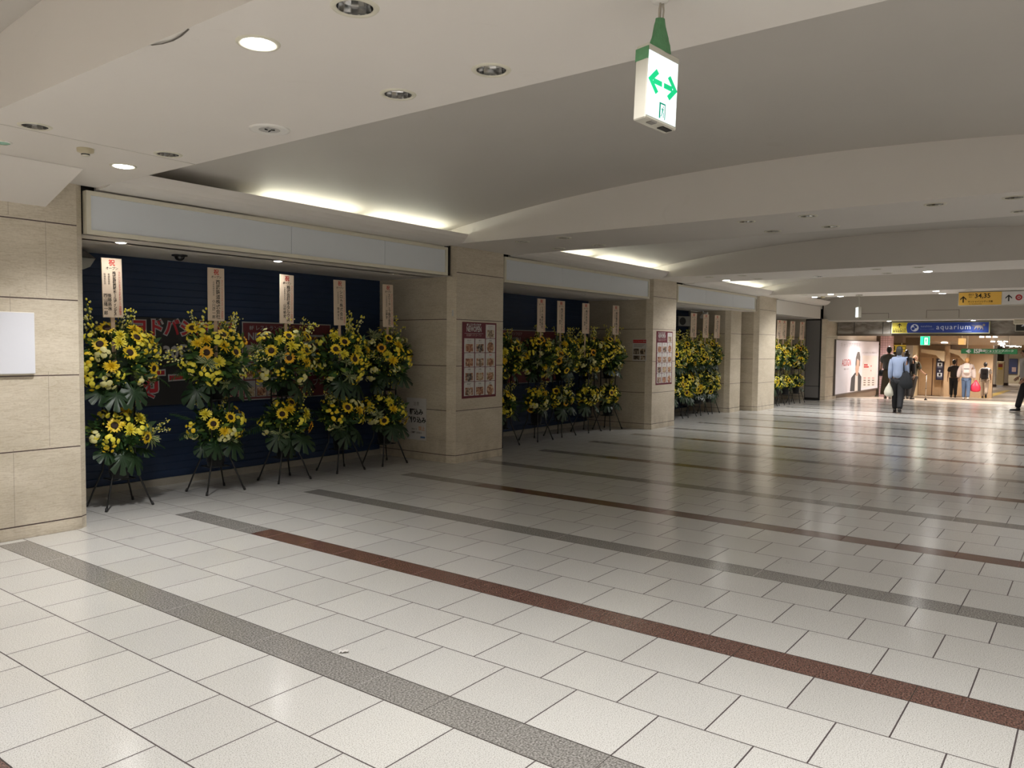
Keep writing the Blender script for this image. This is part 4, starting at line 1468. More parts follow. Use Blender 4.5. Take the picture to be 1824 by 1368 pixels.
def placard(root, dx, dz, rz, ti, w=0.182, h=0.53, stick=True, tilt=0.0):
    pl = MB().box((-w/2, -0.006, 0), (w/2, 0.006, h), M_BOARD, bev=0.001).build('placard', root, (dx, -0.13, dz), (0, tilt, rz))
    tag(pl, 'cream placard with vertical lettering')
    MB().box((-0.018, 0.0065, -0.42), (0.018, 0.016, 0.12), M_WOOD).build('stick', pl)
    mb = MB()
    F = lambda a, b: face_mtx((a, -0.0075, b), (1, 0, 0), (0, -1, 0))
    text_add(mb, '祝', I_RED, F(0, h*0.915), 0.060, 0.0012)
    for i, ch in enumerate('オープン'): text_add(mb, ch, C_INK, F(-0.042+0.028*i, h*0.825), 0.030, 0.0004, res=1)

    def column(s, x, z0, z1, size, m, bold=0.0004):
        n = len(s)
        st = min(size*1.02, (z0-z1)/max(1, n))
        sz = min(size, st*1.15)
        z = z0-st/2
        for ch in s:
            mt = F(x, z)
            if ch == 'ー': mt = mt @ Matrix.Rotation(-PI/2, 4, 'Z')
            text_add(mb, ch, m, mt, sz, bold, res=1)
            z -= st
    main, left = PLACTEXT[ti % len(PLACTEXT)]
    column('ヨドバシカメラマルチメディア池袋御中', 0.064, h*0.78, h*0.03, 0.024, I_RED, 0)
    column(main, 0.018, h*0.775, h*0.03, 0.050, C_INK, 0.0006)
    for i, (a, b) in enumerate(left):
        x = -0.030-0.036*i
        column(a, x, h*0.74, h*0.44, 0.020, C_INK, 0)
        column(b, x, h*0.40, h*0.03, 0.038, C_INK, 0.0004)
    mb.build('lettering', pl)
    return pl


def orient(o, n, spin=0.0):
    q = Vector((0, 0, 1)).rotation_difference(Vector(n).normalized()).to_matrix().to_4x4() @ Matrix.Rotation(spin, 4, 'Z')
    o.rotation_euler = q.to_euler()


def frame_rot(o, fwd, up):
    """local +y along fwd, local +z near up"""
    y = Vector(fwd).normalized()
    x = y.cross(Vector(up)).normalized()
    z = x.cross(y)
    o.rotation_euler = Matrix((x, y, z)).transposed().to_euler()


def add_sun(root, p, n, r, k, rnd):
    o = link('sunflower', SUN[k], root, p, scale=r)
    orient(o, n, rnd.uniform(0, 6))
    link('seed_disc', DISC, o)
    return o


def stand(x, y, label, group, seed, ti, prec=None, amber=0.25, pdx=None, prz=0.0, rz=0.0, lower=True, dz=0.0, wide=False, nfl=1.0, ptilt=0.0, ph=0.53, tight='', slim=False):
    """one two-tiered flower stand. prec = dict of flower centres measured in the photo"""
    rnd = random.Random(seed)
    root = thing('flower_stand', label, 'flower stand', (x, y, 0), rz, group)
    for s in _leg.values(): link('leg', s, root)
    for z in (0.26, 0.95):
        link('bucket', _bucket, root, (0, 0, z+0.003))
        link('holder_ring', _ring, root, (0, 0, z))
    inv = (Matrix.Translation((x, y, 0)) @ Matrix.Rotation(rz, 4, 'Z')).inverted()
    tiers = [(1.36, 0.355, 0.27, 0.33, 0)]
    if lower: tiers.append((0.69, 0.285, 0.24, 0.20, 1))
    if slim: tiers[1] = (0.645, 0.225, 0.20, 0.175, 1)
    if wide: tiers = [(1.36, 0.33, 0.25, 0.33, 0), (0.72, 0.33, 0.25, 0.30, 2)]
    for cz, rx, ry, rzz, lo in tiers:
        cz += dz
        fm = [FOL_U, FOL_L, FOL_W][lo]
        o = link('foliage_mass', fm[rnd.randrange(len(fm))], root, (0, 0, cz), (0, 0, rnd.uniform(-.3, .3)))
        o.scale = (rx/0.33 if lo == 0 else 1, 1, 1) if not (slim and lo == 1) else (0.85, 0.85, 0.9)
        o['kind'] = 'stuff'
        used = []

        def onell(u=None):
            for tr in range(60):
                d = Vector((rnd.uniform(-1, 1), rnd.uniform(-1, .25), rnd.uniform(-.75, .95)))
                if d.length < .2: continue
                d.normalize()
                p = Vector((d.x*rx, d.y*ry, cz+d.z*rzz))
                if all((p-q).length > 0.085 for q in used): break
            used.append(p)
            n = Vector((d.x*0.9, d.y*1.0-0.5, d.z*0.8+0.10))
            return p, n.normalized()

        def measured(uv):
            # point on the front of the bouquet that the photo shows at this place
            best = None
            for i in range(40):
                yy = y-0.36+i*0.009
                q = at(uv[0], uv[1], 1, yy)
                l = inv @ q
                e = (l.x/rx)**2+(l.y/ry)**2+((l.z-cz)/rzz)**2
                if best is None or abs(e-1.05) < best[0]: best = (abs(e-1.05), l)
            l = best[1]
            used.append(l)
            n = Vector((l.x/rx*0.7, -0.75, (l.z-cz)/rzz*0.7+0.08))
            return l, n.normalized()
        sk = 'su' if lo == 0 else 'sl'
        mk = 'mu' if lo == 0 else 'ml'
        suns = [measured(uv) for uv in prec[sk]] if prec else [onell() for i in range(int((6 if lo == 0 else 3)*nfl))]
        for p, n in suns:
            add_sun(root, p, n, rnd.uniform(.066, .078), 2 if rnd.random() < amber else rnd.randrange(2), rnd)
        mums = [measured(uv) for uv in prec[mk]] if prec else [onell() for i in range(4 if lo == 0 else 2)]
        for p, n in mums:
            o = link('chrysanthemum', MUM[rnd.randrange(2)], root, p, scale=rnd.uniform(.066, .082))
            orient(o, n)
        for i in range(int((17 if lo == 0 else 9)*nfl)+(8 if wide else 0)):
            p, n = onell()
            o = link('button_flowers', SPR[rnd.randrange(4)], root, p, scale=rnd.uniform(.055, .085))
            orient(o, n, rnd.uniform(0, 6))
        for i in range(3 if lo == 0 else 2):
            a = rnd.uniform(-.9, 1.1)
            b = link('bud_branch', BUD[i % 2], root, (a*rx*0.6, 0.0, cz+rzz*0.45), scale=rnd.uniform(.26, .40) if lo == 0 else rnd.uniform(.20, .28))
            orient(b, (a*0.55, -0.15, 1), rnd.uniform(0, 6))
        if 'R' not in tight and (lo != 1 and rnd.random() < .7 or lo == 1 and rnd.random() < .5):
            b = link('bud_branch', BUD[0], root, (rx*0.7, -0.1, cz), scale=.30 if lo == 0 else .22)
            orient(b, (1, -0.2, 0.15))
        # skirt of large leaves
        nm = (5 if lo == 0 else 4) if not slim else 2
        for i in range(nm):
            a = -2.9+2.7*(i+rnd.uniform(.1, .9))/nm
            d = Vector((math.cos(a), math.sin(a)*0.8, 0))
            o = link('monstera_leaf', MON[rnd.randrange(2)], root, d*(rx*rnd.uniform(.35, .65))+Vector((0, 0, cz-rzz*rnd.uniform(.55, .85))), scale=rnd.uniform(.14, .25))
            frame_rot(o, d+Vector((0, 0, -rnd.uniform(.1, 1.3))), (d.x*0.5+rnd.uniform(-.5, .5), d.y-0.3, 0.9))
        for i in range(4 if lo == 0 else 4):
            a = (-3.0, -0.15, 0.5, 2.6)[i]+rnd.uniform(-.3, .3)
            d = Vector((math.cos(a), math.sin(a)*0.5-0.1, 0))
            o = link('palm_frond', FRO[rnd.randrange(3)], root, (d.x*0.08, 0.05, cz-0.06), scale=rnd.uniform(.36, .5) if lo == 0 else rnd.uniform(.32, .44))
            if 'R' in tight and d.x > 0.2 or 'L' in tight and d.x < -0.2: o.scale = (.26, .26, .26)
            frame_rot(o, d*0.9+Vector((0, 0, rnd.uniform(-.3, .9) if i > 1 else rnd.uniform(-.2, .35))), (0, -0.2, 1))
        for i in range(3 if lo == 0 else 1):
            p, n = onell()
            o = link('striped_leaf_tuft', TUF[i % 2], root, p*0.96+Vector((0, 0, 0.04*cz)) if False else p, scale=rnd.uniform(.10, .15))
            orient(o, n)
    if ti is not None:
        placard(root, pdx or 0.0, 1.75+(0 if ph == 0.53 else 0.02), prz, ti, tilt=ptilt, h=ph)
    return root


G1 = 'flower stands before the nearest shutter'
PREC = [
    dict(su=[(190, 584.5), (177.7, 613), (243.5, 601), (231, 628), (273.7, 656.6)], mu=[(212.5, 610.6), (198.7, 652.6), (238, 588), (214, 598)],
         sl=[(204, 758), (261.8, 779)], ml=[(248.7, 744.7), (231.6, 765.8), (222, 733)]),
    dict(su=[(343, 584.6), (367.8, 628), (420, 627), (433.7, 605.7), (397.6, 596)], mu=[(367.8, 606), (400, 618), (389.5, 644.7), (352, 612)],
         sl=[(380, 755), (410.5, 743.4)], ml=[(400, 768), (366, 738)]),
    dict(su=[(514.5, 598.3), (483.3, 624.6), (545.8, 623.8), (515, 637.4), (547, 599)], mu=[(519.5, 616.5), (535, 633), (544.7, 646), (498, 606)],
         sl=[(519.5, 716.8), (502.6, 737.6), (552.4, 760.6)], ml=[(516, 730), (544.7, 737.6)]),
    dict(su=[(613.8, 609), (632, 639.6), (598, 622)], mu=[(595, 600), (612.7, 630.8), (635.7, 622), (653, 624)],
         sl=[(619.3, 726), (646.7, 735.4)], ml=[(610.5, 710), (639, 732)]),
    dict(su=[(724, 630.4), (692.8, 603.4), (679.6, 619.8)], mu=[(709, 615.4), (689.5, 633), (700, 642)],
         sl=[(684.4, 749), (722.4, 749.6)], ml=[(700.4, 728.8), (692.8, 715.7)]),
]
SX = [(3.59, 7.27, 3.49, 0.0), (4.58, 7.27, 4.52, 0.35), (5.44, 7.28, 5.38, 0.5), (6.29, 7.32, 6.17, 0.1), (7.01, 7.31, 6.94, 0.2)]
L1 = ['yellow sunflower stand right beside the nearest stone wall, leftmost of the near row',
      'amber sunflower stand before the black banner, second from the left in the near row',
      'sunflower stand before the food photo banner, middle one of the near row',
      'sunflower stand of the near row, fourth from the left',
      'sunflower stand against the pier, rightmost of the near row']
for i, ((x, y, px_, am), l) in enumerate(zip(SX, L1)):
    stand(x, y, l, G1, 100+i, i, PREC[i], am, px_-x, (0.02, 0.0, 0.02, 0.04, 0.04)[i], lower=True, tight='R' if i == 4 else 'L' if i == 0 else '', ptilt=(-0.02, 0, 0.01, -0.02, -0.02)[i])
G2 = 'flower stands before the middle shutter'
L2 = ['sunflower stand in the middle row half hidden by the poster pier, without visible placard', 'sunflower stand of the middle row carrying its leftmost placard',
      'sunflower stand of the middle row, third one from the poster pier', 'sunflower stand of the middle row, second from the far pier', 'sunflower stand at the far end of the middle row, against the stone return']
for i, (x, y, px_) in enumerate(((9.42, 7.28, None), (10.34, 7.28, 10.26), (11.13, 7.34, 10.92), (12.0, 7.35, 11.72), (12.60, 7.26, 12.62))):
    stand(x, y, L2[i], G2, 210+i, None if i == 0 else 4+i, None, 0.3, (px_-x) if px_ else None, rad(-10), rz=0.0, ptilt=0.0, tight='R' if i == 4 else 'L' if i == 0 else '', slim=True)
G3 = 'flower stands in the third opening'
L3 = ['yellow flower stand of the third opening, nearest one, mostly behind the pier', 'yellow flower stand of the third opening under its leftmost placard',
      'yellow flower stand of the third opening under its middle placard', 'yellow flower stand of the third opening under its rightmost placard, beside the stone return']
for i, (x, y, px_) in enumerate(((15.35, 7.3, None), (16.05, 7.3, 16.13), (16.72, 7.3, 16.79), (17.36, 7.3, 17.44))):
    stand(x, y, L3[i], G3, 320+i, None if i == 0 else 3+i, None, 0.1, (px_-x) if px_ else None, rad(-19), wide=True, nfl=1.25, ptilt=0.02, tight='R' if i == 3 else '')
G4 = 'flower stands in the farthest opening'
L4 = ['yellow flower stand of the farthest opening, nearest the pier', 'yellow flower stand of the farthest opening, second from the pier', 'yellow flower stand of the farthest opening, third from the pier',
      'yellow flower stand of the farthest opening beside the grey door panel']
for i, (x, y, u) in enumerate(((20.42, 6.95, 1387.5), (21.0, 6.95, 1396), (21.75, 6.92, 1411), (22.45, 6.85, 1428))):
    p = at(u, 590, 1, y-0.13)
    stand(x, y, L4[i], G4, 430+i, i+4, None, 0.15, p.x-x, rad(-24), nfl=1.2, dz=-0.03, ph=0.5, ptilt=0.03, tight='L' if i == 0 else '', slim=True)

# ------------------------------------------------------------------ the passage beyond
TAN = mat('tan marble', (0.60, 0.44, 0.29), 0.3, var=0.12, scale=3)
TAN2 = mat('tan marble door', (0.52, 0.36, 0.22), 0.3, var=0.15, scale=4)
HCEIL = paint_mat('hall ceiling paint', (0.64, 0.56, 0.47), 0.16)
HWHITE = mat('hall white wall', (0.72, 0.66, 0.58), 0.4, var=0.04, scale=3)


def hz(x): return (2.42 if x < 26 else 2.42-0.0425*(x-26) if x < 41.8 else 1.7485)


mb = MB()
for a, b in ((25.3, 26), (26, 41.8), (41.8, 72)):
    mb.quad((a, -4, hz(a)), (b, -4, hz(b)), (b, 14, hz(b)), (a, 14, hz(a)), HCEIL)
struct('ceiling', mb)
mb = MB()
mb.quad((25.3, 6.55, -0.2), (30.75, 6.55, -0.2), (30.75, 6.55, 2.45), (25.3, 6.55, 2.45), HWHITE)
mb.quad((30.75, 6.55, -0.3), (30.75, 14, -0.3), (30.75, 14, 2.45), (30.75, 6.55, 2.45), HWHITE)
mb.quad((30.75, 13.5, -1), (72, 13.5, -1), (72, 13.5, 2.45), (30.75, 13.5, 2.45), HWHITE)
struct('wall_hall_left', mb)
struct('baseboard_hall', MB().box((25.3, 6.50, -0.14), (30.7, 6.545, 0.10), mat('brown stone base', (0.20, 0.15, 0.11), 0.4, var=0.1)))
mb = MB()
mb.quad((25.4, -2.2, -1), (72, -2.2, -1), (72, -2.2, 2.45), (25.4, -2.2, 2.45), HWHITE)
struct('wall_hall_right', mb)
mb = MB()
mb.quad((71, -3, -1), (71, 14, -1), (71, 14, 2.45), (71, -3, 2.45), HWHITE)
mb.quad((37.6, 6.75, -1), (37.6, 14, -1), (37.6, 14, 2.4), (37.6, 6.75, 2.4), HWHITE)
struct('wall_hall_back', mb)

# large printed advertisement on the left wall
YW = 6.46
a0, a1 = at(1488, 650, 1, YW).x, at(1563.5, 650, 1, YW).x
t = thing('wall_advertisement', 'large pale advertising board with a suited figure and red lettering', 'advertisement', (a0, YW, 0.13))
w, h = a1-a0, 1.66
MB().box((-0.03, -0.012, -0.04), (w+0.03, 0.06, h+0.03), mat('board frame', (0.16, 0.14, 0.13), 0.4, 0.3, var=0.1), bev=0.005).build('frame', t)
MB().box((0, -0.016, 0), (w, -0.012, h), mat('printed pale lilac', (0.60, 0.58, 0.64), 0.7, emit=0.03, ecol=(0.6, 0.56, 0.6), var=0.02)).build('print_sheet', t)


def AX(u): return at(u, 650, 1, YW-0.02).x-a0


def AZ(u, v): return at(u, v, 1, YW-0.02).z-0.13


def aflat(mb, pts, m, d=0.018):
    mb.add([(AX(u), -d, AZ(u, v)) for u, v in pts], [tuple(range(len(pts)))], m)


mb = MB()
suit = mat('printed suit grey', (0.05, 0.05, 0.055), 0.6, var=0.1)
skinp = mat('printed skin', (0.50, 0.33, 0.26), 0.6, var=0.1)
hairp = mat('printed hair grey', (0.13, 0.115, 0.11), 0.6, var=0.1)
aflat(mb, [(1515.5, 697), (1517, 673), (1523.5, 664), (1530, 663), (1535, 671), (1535, 696)], suit)
aflat(mb, [(1523.5, 696.5), (1524, 668), (1528.5, 668), (1529, 696)], C_PAPER, 0.021)
aflat(mb, [(1525, 670), (1524, 655), (1526, 641), (1530.5, 641), (1531, 650), (1529.5, 660), (1528.5, 669)], skinp, 0.024)
aflat(mb, [(1524, 651), (1524.3, 636), (1527, 626.5), (1530, 627), (1531.7, 636), (1531.4, 652), (1530, 652), (1530.3, 643), (1527, 638), (1525.4, 643), (1525, 652)], hairp, 0.027)
mb.build('portrait_print', t)
mb = MB()
aflat(mb, [(1536, 690), (1536.5, 633), (1562.5, 634), (1562.5, 686)], mat('printed card', (0.66, 0.61, 0.60), 0.5, var=0.02), 0.018)
pinkp = mat('printed pink', (0.52, 0.22, 0.22), 0.5, var=0.1)
for u0, u1, v in ((1539, 1545.5, 650), (1539, 1547.5, 653.5), (1551, 1552.5, 652), (1551, 1552.5, 660)): aflat(mb, [(u0, v+1.2), (u0, v-1.2), (u1, v-1.2), (u1, v+1.2)], C_BRED if v < 656 else pinkp, 0.021)
for i in range(3):
    for j in range(4): aflat(mb, [(1539+i*7.5, 674+j*4), (1539+i*7.5, 672.5+j*4), (1543+i*7.5, 672.5+j*4), (1543+i*7.5, 674+j*4)], pinkp if j == 0 else C_BROWNINK, 0.021)
mb.build('info_print', t)
mb = MB()
xa, xb = AX(1499), AX(1517)
zc = AZ(1508, 646.5)
text_add(mb, 'ASSIGN', C_BRED, face_mtx(((xa+xb)/2, -0.019, zc), (1, 0, 0), (0, -1, 0)), 0.30, 0.0015, sx=(xb-xa)/1.22, cs=1.12)
text_add(mb, '転職エージェント', C_BROWNINK, face_mtx(((xa+xb)/2, -0.019, AZ(1508, 657.5)), (1, 0, 0), (0, -1, 0)), 0.055, 0, sx=1.4)
text_add(mb, 'キャリアの戦略を', mat('printed faint grey', (0.42, 0.39, 0.42), 0.5, var=0.02), face_mtx((AX(1515), -0.019, AZ(1515, 615)), (1, 0, 0), (0, -1, 0)), 0.17, 0, sx=1.9)
text_add(mb, 'AIではなく人に相談する', mat('printed mid grey', (0.30, 0.28, 0.30), 0.5, var=0.02), face_mtx((AX(1549), -0.019, AZ(1549, 628.5)), (1, 0, 0), (0, -1, 0)), 0.075, 0, sx=2.6)
mb.build('lettering', t)

k = NT('pink mosaic tile')
X_, Y_, Z_ = k.xyz()
g1 = k.math('LESS_THAN', k.math('FRACT', k.math('MULTIPLY', Z_, 12.0)), 0.18)
g2 = k.math('LESS_THAN', k.math('FRACT', k.math('MULTIPLY', Y_, 12.0)), 0.18)
k.base(k.mix(k.math('MAXIMUM', g1, g2), (0.50, 0.34, 0.36), (0.28, 0.18, 0.19)))
PINK = k.m
struct('wall_hall_left', MB().box((30.78, 6.10, -0.3), (31.4, 6.42, 2.4), PINK))

# elevators
XE = 41.8
ZE = floor_z(XE)
mb = MB()
yL, yR = at(1637, 680, 0, XE).y, at(1727, 680, 0, XE).y
mb.box((XE, yR-0.9, ZE), (XE+0.3, yL+0.05, 1.9), TAN)
struct('wall_hall_back', mb)
mb = MB()
mb.quad((36.6, 6.36, -0.6), (36.6, 6.9, -0.6), (36.6, 6.9, 2.2), (36.6, 6.36, 2.2), HWHITE)
mb.quad((36.6, 6.36, -0.6), (41.8, 6.98, -0.8), (41.8, 6.98, 2.2), (36.6, 6.36, 2.2), mat('lit edge yellow wall', (0.68, 0.56, 0.36), 0.4, var=0.05))  # yellow glow of the lit recess edge is put into this wall's colour
struct('wall_hall_left', mb)


def elevator(u0, u1, um, label):
    y0, y1, ym = at(u0, 680, 0, XE).y, at(u1, 680, 0, XE).y, at(um, 680, 0, XE).y
    t = thing('elevator', label, 'elevator', (XE-0.005, (y0+y1)/2, ZE), 0, 'elevators in the passage')
    w = (y0-y1)/2
    c = ym-(y0+y1)/2
    hh = 1.80
    MB().box((-0.03, c+0.02, 0.02), (0, w-0.03, hh), TAN2, bev=0.004).build('door_leaf', t)
    MB().box((-0.03, -w+0.03, 0.02), (0, c-0.02, hh), TAN2, bev=0.004).build('door_leaf', t)
    MB().box((-0.02, c-0.02, 0.02), (-0.002, c+0.02, hh), mat('dark red joint', (0.08, 0.025, 0.015), 0.5, var=0.1)).build('centre_joint', t)
    MB().box((-0.06, -w, hh), (0, w, hh+0.05), TAN).box((-0.06, w-0.03, 0), (0, w, hh), TAN).box((-0.06, -w, 0), (0, -w+0.03, hh), TAN).build('door_frame', t)
    MB().box((-0.10, -w, 0), (0, w, 0.018), mat('dark sill', (0.05, 0.03, 0.02), 0.4, var=0.1)).build('sill', t)
    return t


elevator(1637, 1677, 1660.5, 'tan elevator doors with a dark centre line, left of the black elevator sign')
elevator(1692, 1727, 1703, 'tan elevator doors behind the person in black')
yy = at(1681, 680, 0, XE-0.4).y
y2 = at(1690.5, 680, 0, XE-0.4).y
struct('wall_hall_back', MB().box((XE-0.4, y2, ZE-0.1), (XE, yy, 1.75), TAN))
mb = MB()
hood = mat('cream hood', (0.62, 0.52, 0.38), 0.5, var=0.05)
for u0, u1 in ((1640, 1678), (1690, 1718)):
    ya, yb = at(u0, 640, 0, XE-0.8).y, at(u1, 640, 0, XE-0.8).y
    z1 = at(u0, 627, 0, XE-0.8).z
    mb.prism([(yb, z1-0.42), (yb+0.25, z1-0.14), (ya, z1-0.02), (ya, z1+0.14), (yb-0.1, z1+0.04), (yb-0.1, z1-0.42)], 0, XE-0.8, XE-0.02, hood)
struct('trim_16', mb)
p, q = at(1668, 638.5, 0, XE-0.45), at(1680, 677, 0, XE-0.45)
t = thing('elevator_sign', 'tall dark blue sign with white arrows beside the elevator doors', 'sign', (XE-0.45, p.y, q.z))
w, h = p.y-q.y, p.z-q.z
MB().box((0, -w, 0), (0.05, 0, h), mat('dark navy sign', (0.012, 0.012, 0.04), 0.4, var=0.1), bev=0.006).build('board', t)
FE = lambda a, b: Vector((-0.006, -a, b))
mb = MB()
for ps in ([(w*.2, h*.92), (w*.45, h*.965), (w*.45, h*.875)], [(w*.4, h*.935), (w*.8, h*.935), (w*.8, h*.905), (w*.4, h*.905)], [(w*.5, h*.47), (w*.32, h*.43), (w*.68, h*.43)], [(w*.44, h*.43), (w*.56, h*.43), (w*.56, h*.37), (w*.44, h*.37)]):
    mb.add([FE(a, b) for a, b in ps], [tuple(range(len(ps)))], sw)
mb.build('arrows', t)
mb = MB()
for zc in (0.72, 0.25):
    mb.box((-0.006, -w*0.82, h*(zc-0.09)), (-0.001, -w*0.18, h*(zc+0.08)), sw)
    mb.box((-0.009, -w*0.64, h*(zc-0.06)), (-0.006, -w*0.36, h*(zc+0.05)), C_INK)
    mb.box((-0.006, -w*0.8, h*(zc-0.15)), (-0.001, -w*0.2, h*(zc-0.13)), sd)
mb.build('pictograms', t)


def panel_at(name, label, cat, u0, v0, u1, v1, X, m, d=0.06, cast=None, group=None):
    p, q = at(u0, v0, 0, X), at(u1, v1, 0, X)
    t = thing(name, label, cat, (X, p.y, q.z), 0, group)
    MB().box((0, -(p.y-q.y), 0), (d, 0, p.z-q.z), m, bev=min(0.01, d/4)).build('board', t)
    return t, p.y-q.y, p.z-q.z


gs = mat('sign green', (0.008, 0.13, 0.05), 0.4, emit=0.08, ecol=(0.008, 0.13, 0.05), var=0.05)
t, w, h = panel_at('green_sign', 'long green hanging sign reading ISP with a white arrow', 'sign', 1712, 621, 1812, 631, 33.0, gs, 0.08)
mb = MB()
T4 = lambda a, b: face_mtx((-0.006, -a, b), (0, -1, 0), (-1, 0, 0))
FG = lambda a, b: Vector((-0.006, -a, b))
mb.add([FG(0.15, h*.5), FG(0.24, h*.88), FG(0.30, h*.82), FG(0.23, h*.5), FG(0.30, h*.18), FG(0.24, h*.12)], [(0, 1, 2, 3), (0, 3, 4, 5)], sw)
mb.add([FG(0.2, h*.58), FG(0.32, h*.58), FG(0.32, h*.42), FG(0.2, h*.42)], [(0, 1, 2, 3)], sw)
text_add(mb, 'ISP', sw, T4(0.53, h*.5), h*1.15, 0.005)
text_add(mb, '池袋ショッピングパーク', sw, T4(1.12, h*.58), h*.5, 0.0015, sx=1.05)
text_add(mb, 'IKEBUKURO SHOPPING PARK', sw, T4(1.02, h*.22), h*.22, 0.0)
mb.build('lettering', t)
for s in (0.2, 1.5): MB().tube([(0.04, -s, h), (0.04, -s, hz(33)-t.location.z)], 0.012, 8, M_WHITE).build('hanger', t)
p = at(1647.5, 615, 0, 29.5)
small_exit('exit_sign', 'bright green lit exit sign in the passage, above the old person', (29.5, p.y, p.z), 0.30, 0.31, 0.08, rad(12), hz(29.5)-p.z, True)
t, w, h = panel_at('lit_sign', 'orange lit box sign hanging beside the green ISP sign', 'sign', 1707, 602.5, 1717, 614, 31.5, mat('orange lit face', (0.62, 0.38, 0.14), 0.4, emit=0.22, ecol=(0.62, 0.38, 0.14), var=0.05), 0.5)
MB().tube([(0.2, -w/2, h), (0.2, -w/2, hz(31.5)-t.location.z)], 0.015, 8, M_WHITE).build('hanger', t)
t, w, h = panel_at('number_sign', 'yellow exit number sign behind the heads of the walking group', 'sign', 1582, 614.5, 1613, 627, 35.0, mat('sign yellow lit', (0.62, 0.42, 0.05), 0.4, emit=0.12, ecol=(0.62, 0.42, 0.05), var=0.03), 0.1)
mb = MB()
text_add(mb, '28', C_INK, T4(w*0.22, h*.5), h*1.0, 0.006)
text_add(mb, '出口', C_INK, T4(w*0.75, h*.5), h*.7, 0.003)
mb.build('lettering', t)
for s in (0.1, 0.5): MB().tube([(0.05, -s, h), (0.05, -s, hz(35)-t.location.z)], 0.012, 8, M_WHITE).build('hanger', t)

# dark beams under the ceiling of the side passage
mb = MB()
bm_ = mat('brown duct', (0.17, 0.125, 0.09), 0.6, var=0.15)
mb.box((33.0, 6.1, 1.78), (33.6, 9.5, 2.15), bm_)
mb.box((35.5, 5.6, 1.70), (35.9, 9.5, 2.05), bm_)
struct('trim_17', mb)
mb = MB()
mb.box((34.6, 4.4, 1.86), (36.0, 5.4, 2.1), TAN)
struct('trim_18', mb)

# lights of the passage ceiling
oval = MB().lathe([(0.14, 0.0), (0.12, -0.02), (0.0005, -0.026)], 20, mat('passage lamp glow', (1, 0.95, 0.88), 0.5, emit=9.0, ecol=(1, 0.93, 0.84), var=0.01)).mesh('glow_disc')
ovr = MB().lathe([(0.14, 0.004), (0.165, -0.006), (0.175, 0.004)], 20, M_WHITE).mesh('trim_ring')
for r, (x, v) in enumerate(((33.6, 599.5), (35.0, 605), (38.4, 613.7), (42.5, 620.6), (49.0, 625), (56.0, 628))):
    for c in range(3):
        u = [(1746.5, 1760, 1773), (1748.6, 1760.5, 1772.3), (1768.3, 1780.2, 1791), (1785, 1795, 1805.8), (1804, 1813, 1822), (1800, 1811, 1820)][r][c]
        y = at(u, v, 0, x).y
        t = thing('passage_light', 'round glowing ceiling light of the passage, %s one of the %s row seen' % (['left', 'middle', 'right'][c], ['first', 'second', 'third', 'fourth', 'fifth', 'sixth'][r]), 'ceiling light',
                  (x, y, hz(x)), 0, 'rows of ceiling lights in the passage')
        link('glow_disc', oval, t, scale=0.62)
        link('trim_ring', ovr, t, scale=0.62)
for i, (x, y) in enumerate(((27.2, 5.4), (27.2, 3.2), (27.2, 1.0), (30.2, 5.0), (30.2, 2.8), (30.2, 0.8), (33.5, 8.2), (36.0, 5.2), (39.5, 5.6), (40.4, 3.5), (46, 3.5), (52, 5.5), (60, 5.0))):
    t = thing('passage_light', 'glowing passage ceiling light, ' + ['over the advertisement', 'over the passage mouth centre', 'over the passage mouth right side', 'above the group with the cane', 'above the white jacket', 'above the right edge person path', 'in the side branch', 'before the elevator column', 'before the left elevator', 'before the right elevator', 'past the elevators', 'beside the far white column', 'at the far end'][i], 'ceiling light', (x, y, hz(x)), 0, 'lights further inside the passage')
    link('glow_disc', oval, t)
    link('trim_ring', ovr, t)
    spot(t, 88 if x < 32 else 68, (0, 0, -0.05), 150, 0.6, (1, 0.90, 0.80), 0.1)

# columns, kiosks and posters far down the passage
mb = MB()
for u0, u1, x in ((1754, 1774, 55.0), (1788, 1795.5, 58.0)):
    y0, y1 = at(u0, 650, 0, x).y, at(u1, 650, 0, x).y
    mb.box((x, y1, -0.68), (x+0.6, y0, 1.8), HWHITE)
    mb.box((x-0.02, y1-0.02, -0.68), (x+0.6, y0+0.02, -0.52), mat('dark base', (0.06, 0.035, 0.03), 0.4, var=0.1))
struct('wall_hall_back', mb)
mb = MB()
y0, y1 = at(1795.5, 650, 0, 62).y, at(1830, 650, 0, 62).y
mb.box((62, y1, -0.68), (62.3, y0, 1.8), mat('cream far wall', (0.52, 0.46, 0.33), 0.4, var=0.05))
struct('wall_hall_back', mb)
t, w, h = panel_at('wall_poster', 'dark blue framed poster on the far cream wall', 'poster', 1796.5, 639, 1812, 666.5, 61.9, mat('poster navy', (0.02, 0.03, 0.09), 0.4, var=0.2), 0.06)
MB().box((-0.01, -w*0.85, h*0.15), (-0.002, -w*0.4, h*0.45), mat('poster figure', (0.35, 0.25, 0.22), 0.5, var=0.4, scale=8)).build('print', t)
t, w, h = panel_at('vending_kiosk', 'cream kiosk with red and yellow print beside the far white column', 'kiosk', 1776, 644, 1787, 686, 52.0, mat('kiosk cream', (0.62, 0.55, 0.36), 0.4, var=0.04), 0.4)
MB().box((-0.01, -w*0.8, h*0.76), (-0.002, -w*0.2, h*0.9), mat('kiosk red', (0.30, 0.05, 0.03), 0.5, var=0.3, scale=9)).box((-0.01, -w*0.8, h*0.66), (-0.002, -w*0.2, h*0.75), mat('kiosk yellow', (0.65, 0.5, 0.04), 0.5, var=0.1)).build('print', t)
mb = MB()
y0, y1 = at(1726, 650, 0, 44).y, at(1747, 650, 0, 44).y
mb.box((44, y1, -0.68), (44.25, y0, 1.75), mat('kiosk wall', (0.42, 0.33, 0.25), 0.4, var=0.06))
struct('wall_hall_back', mb)
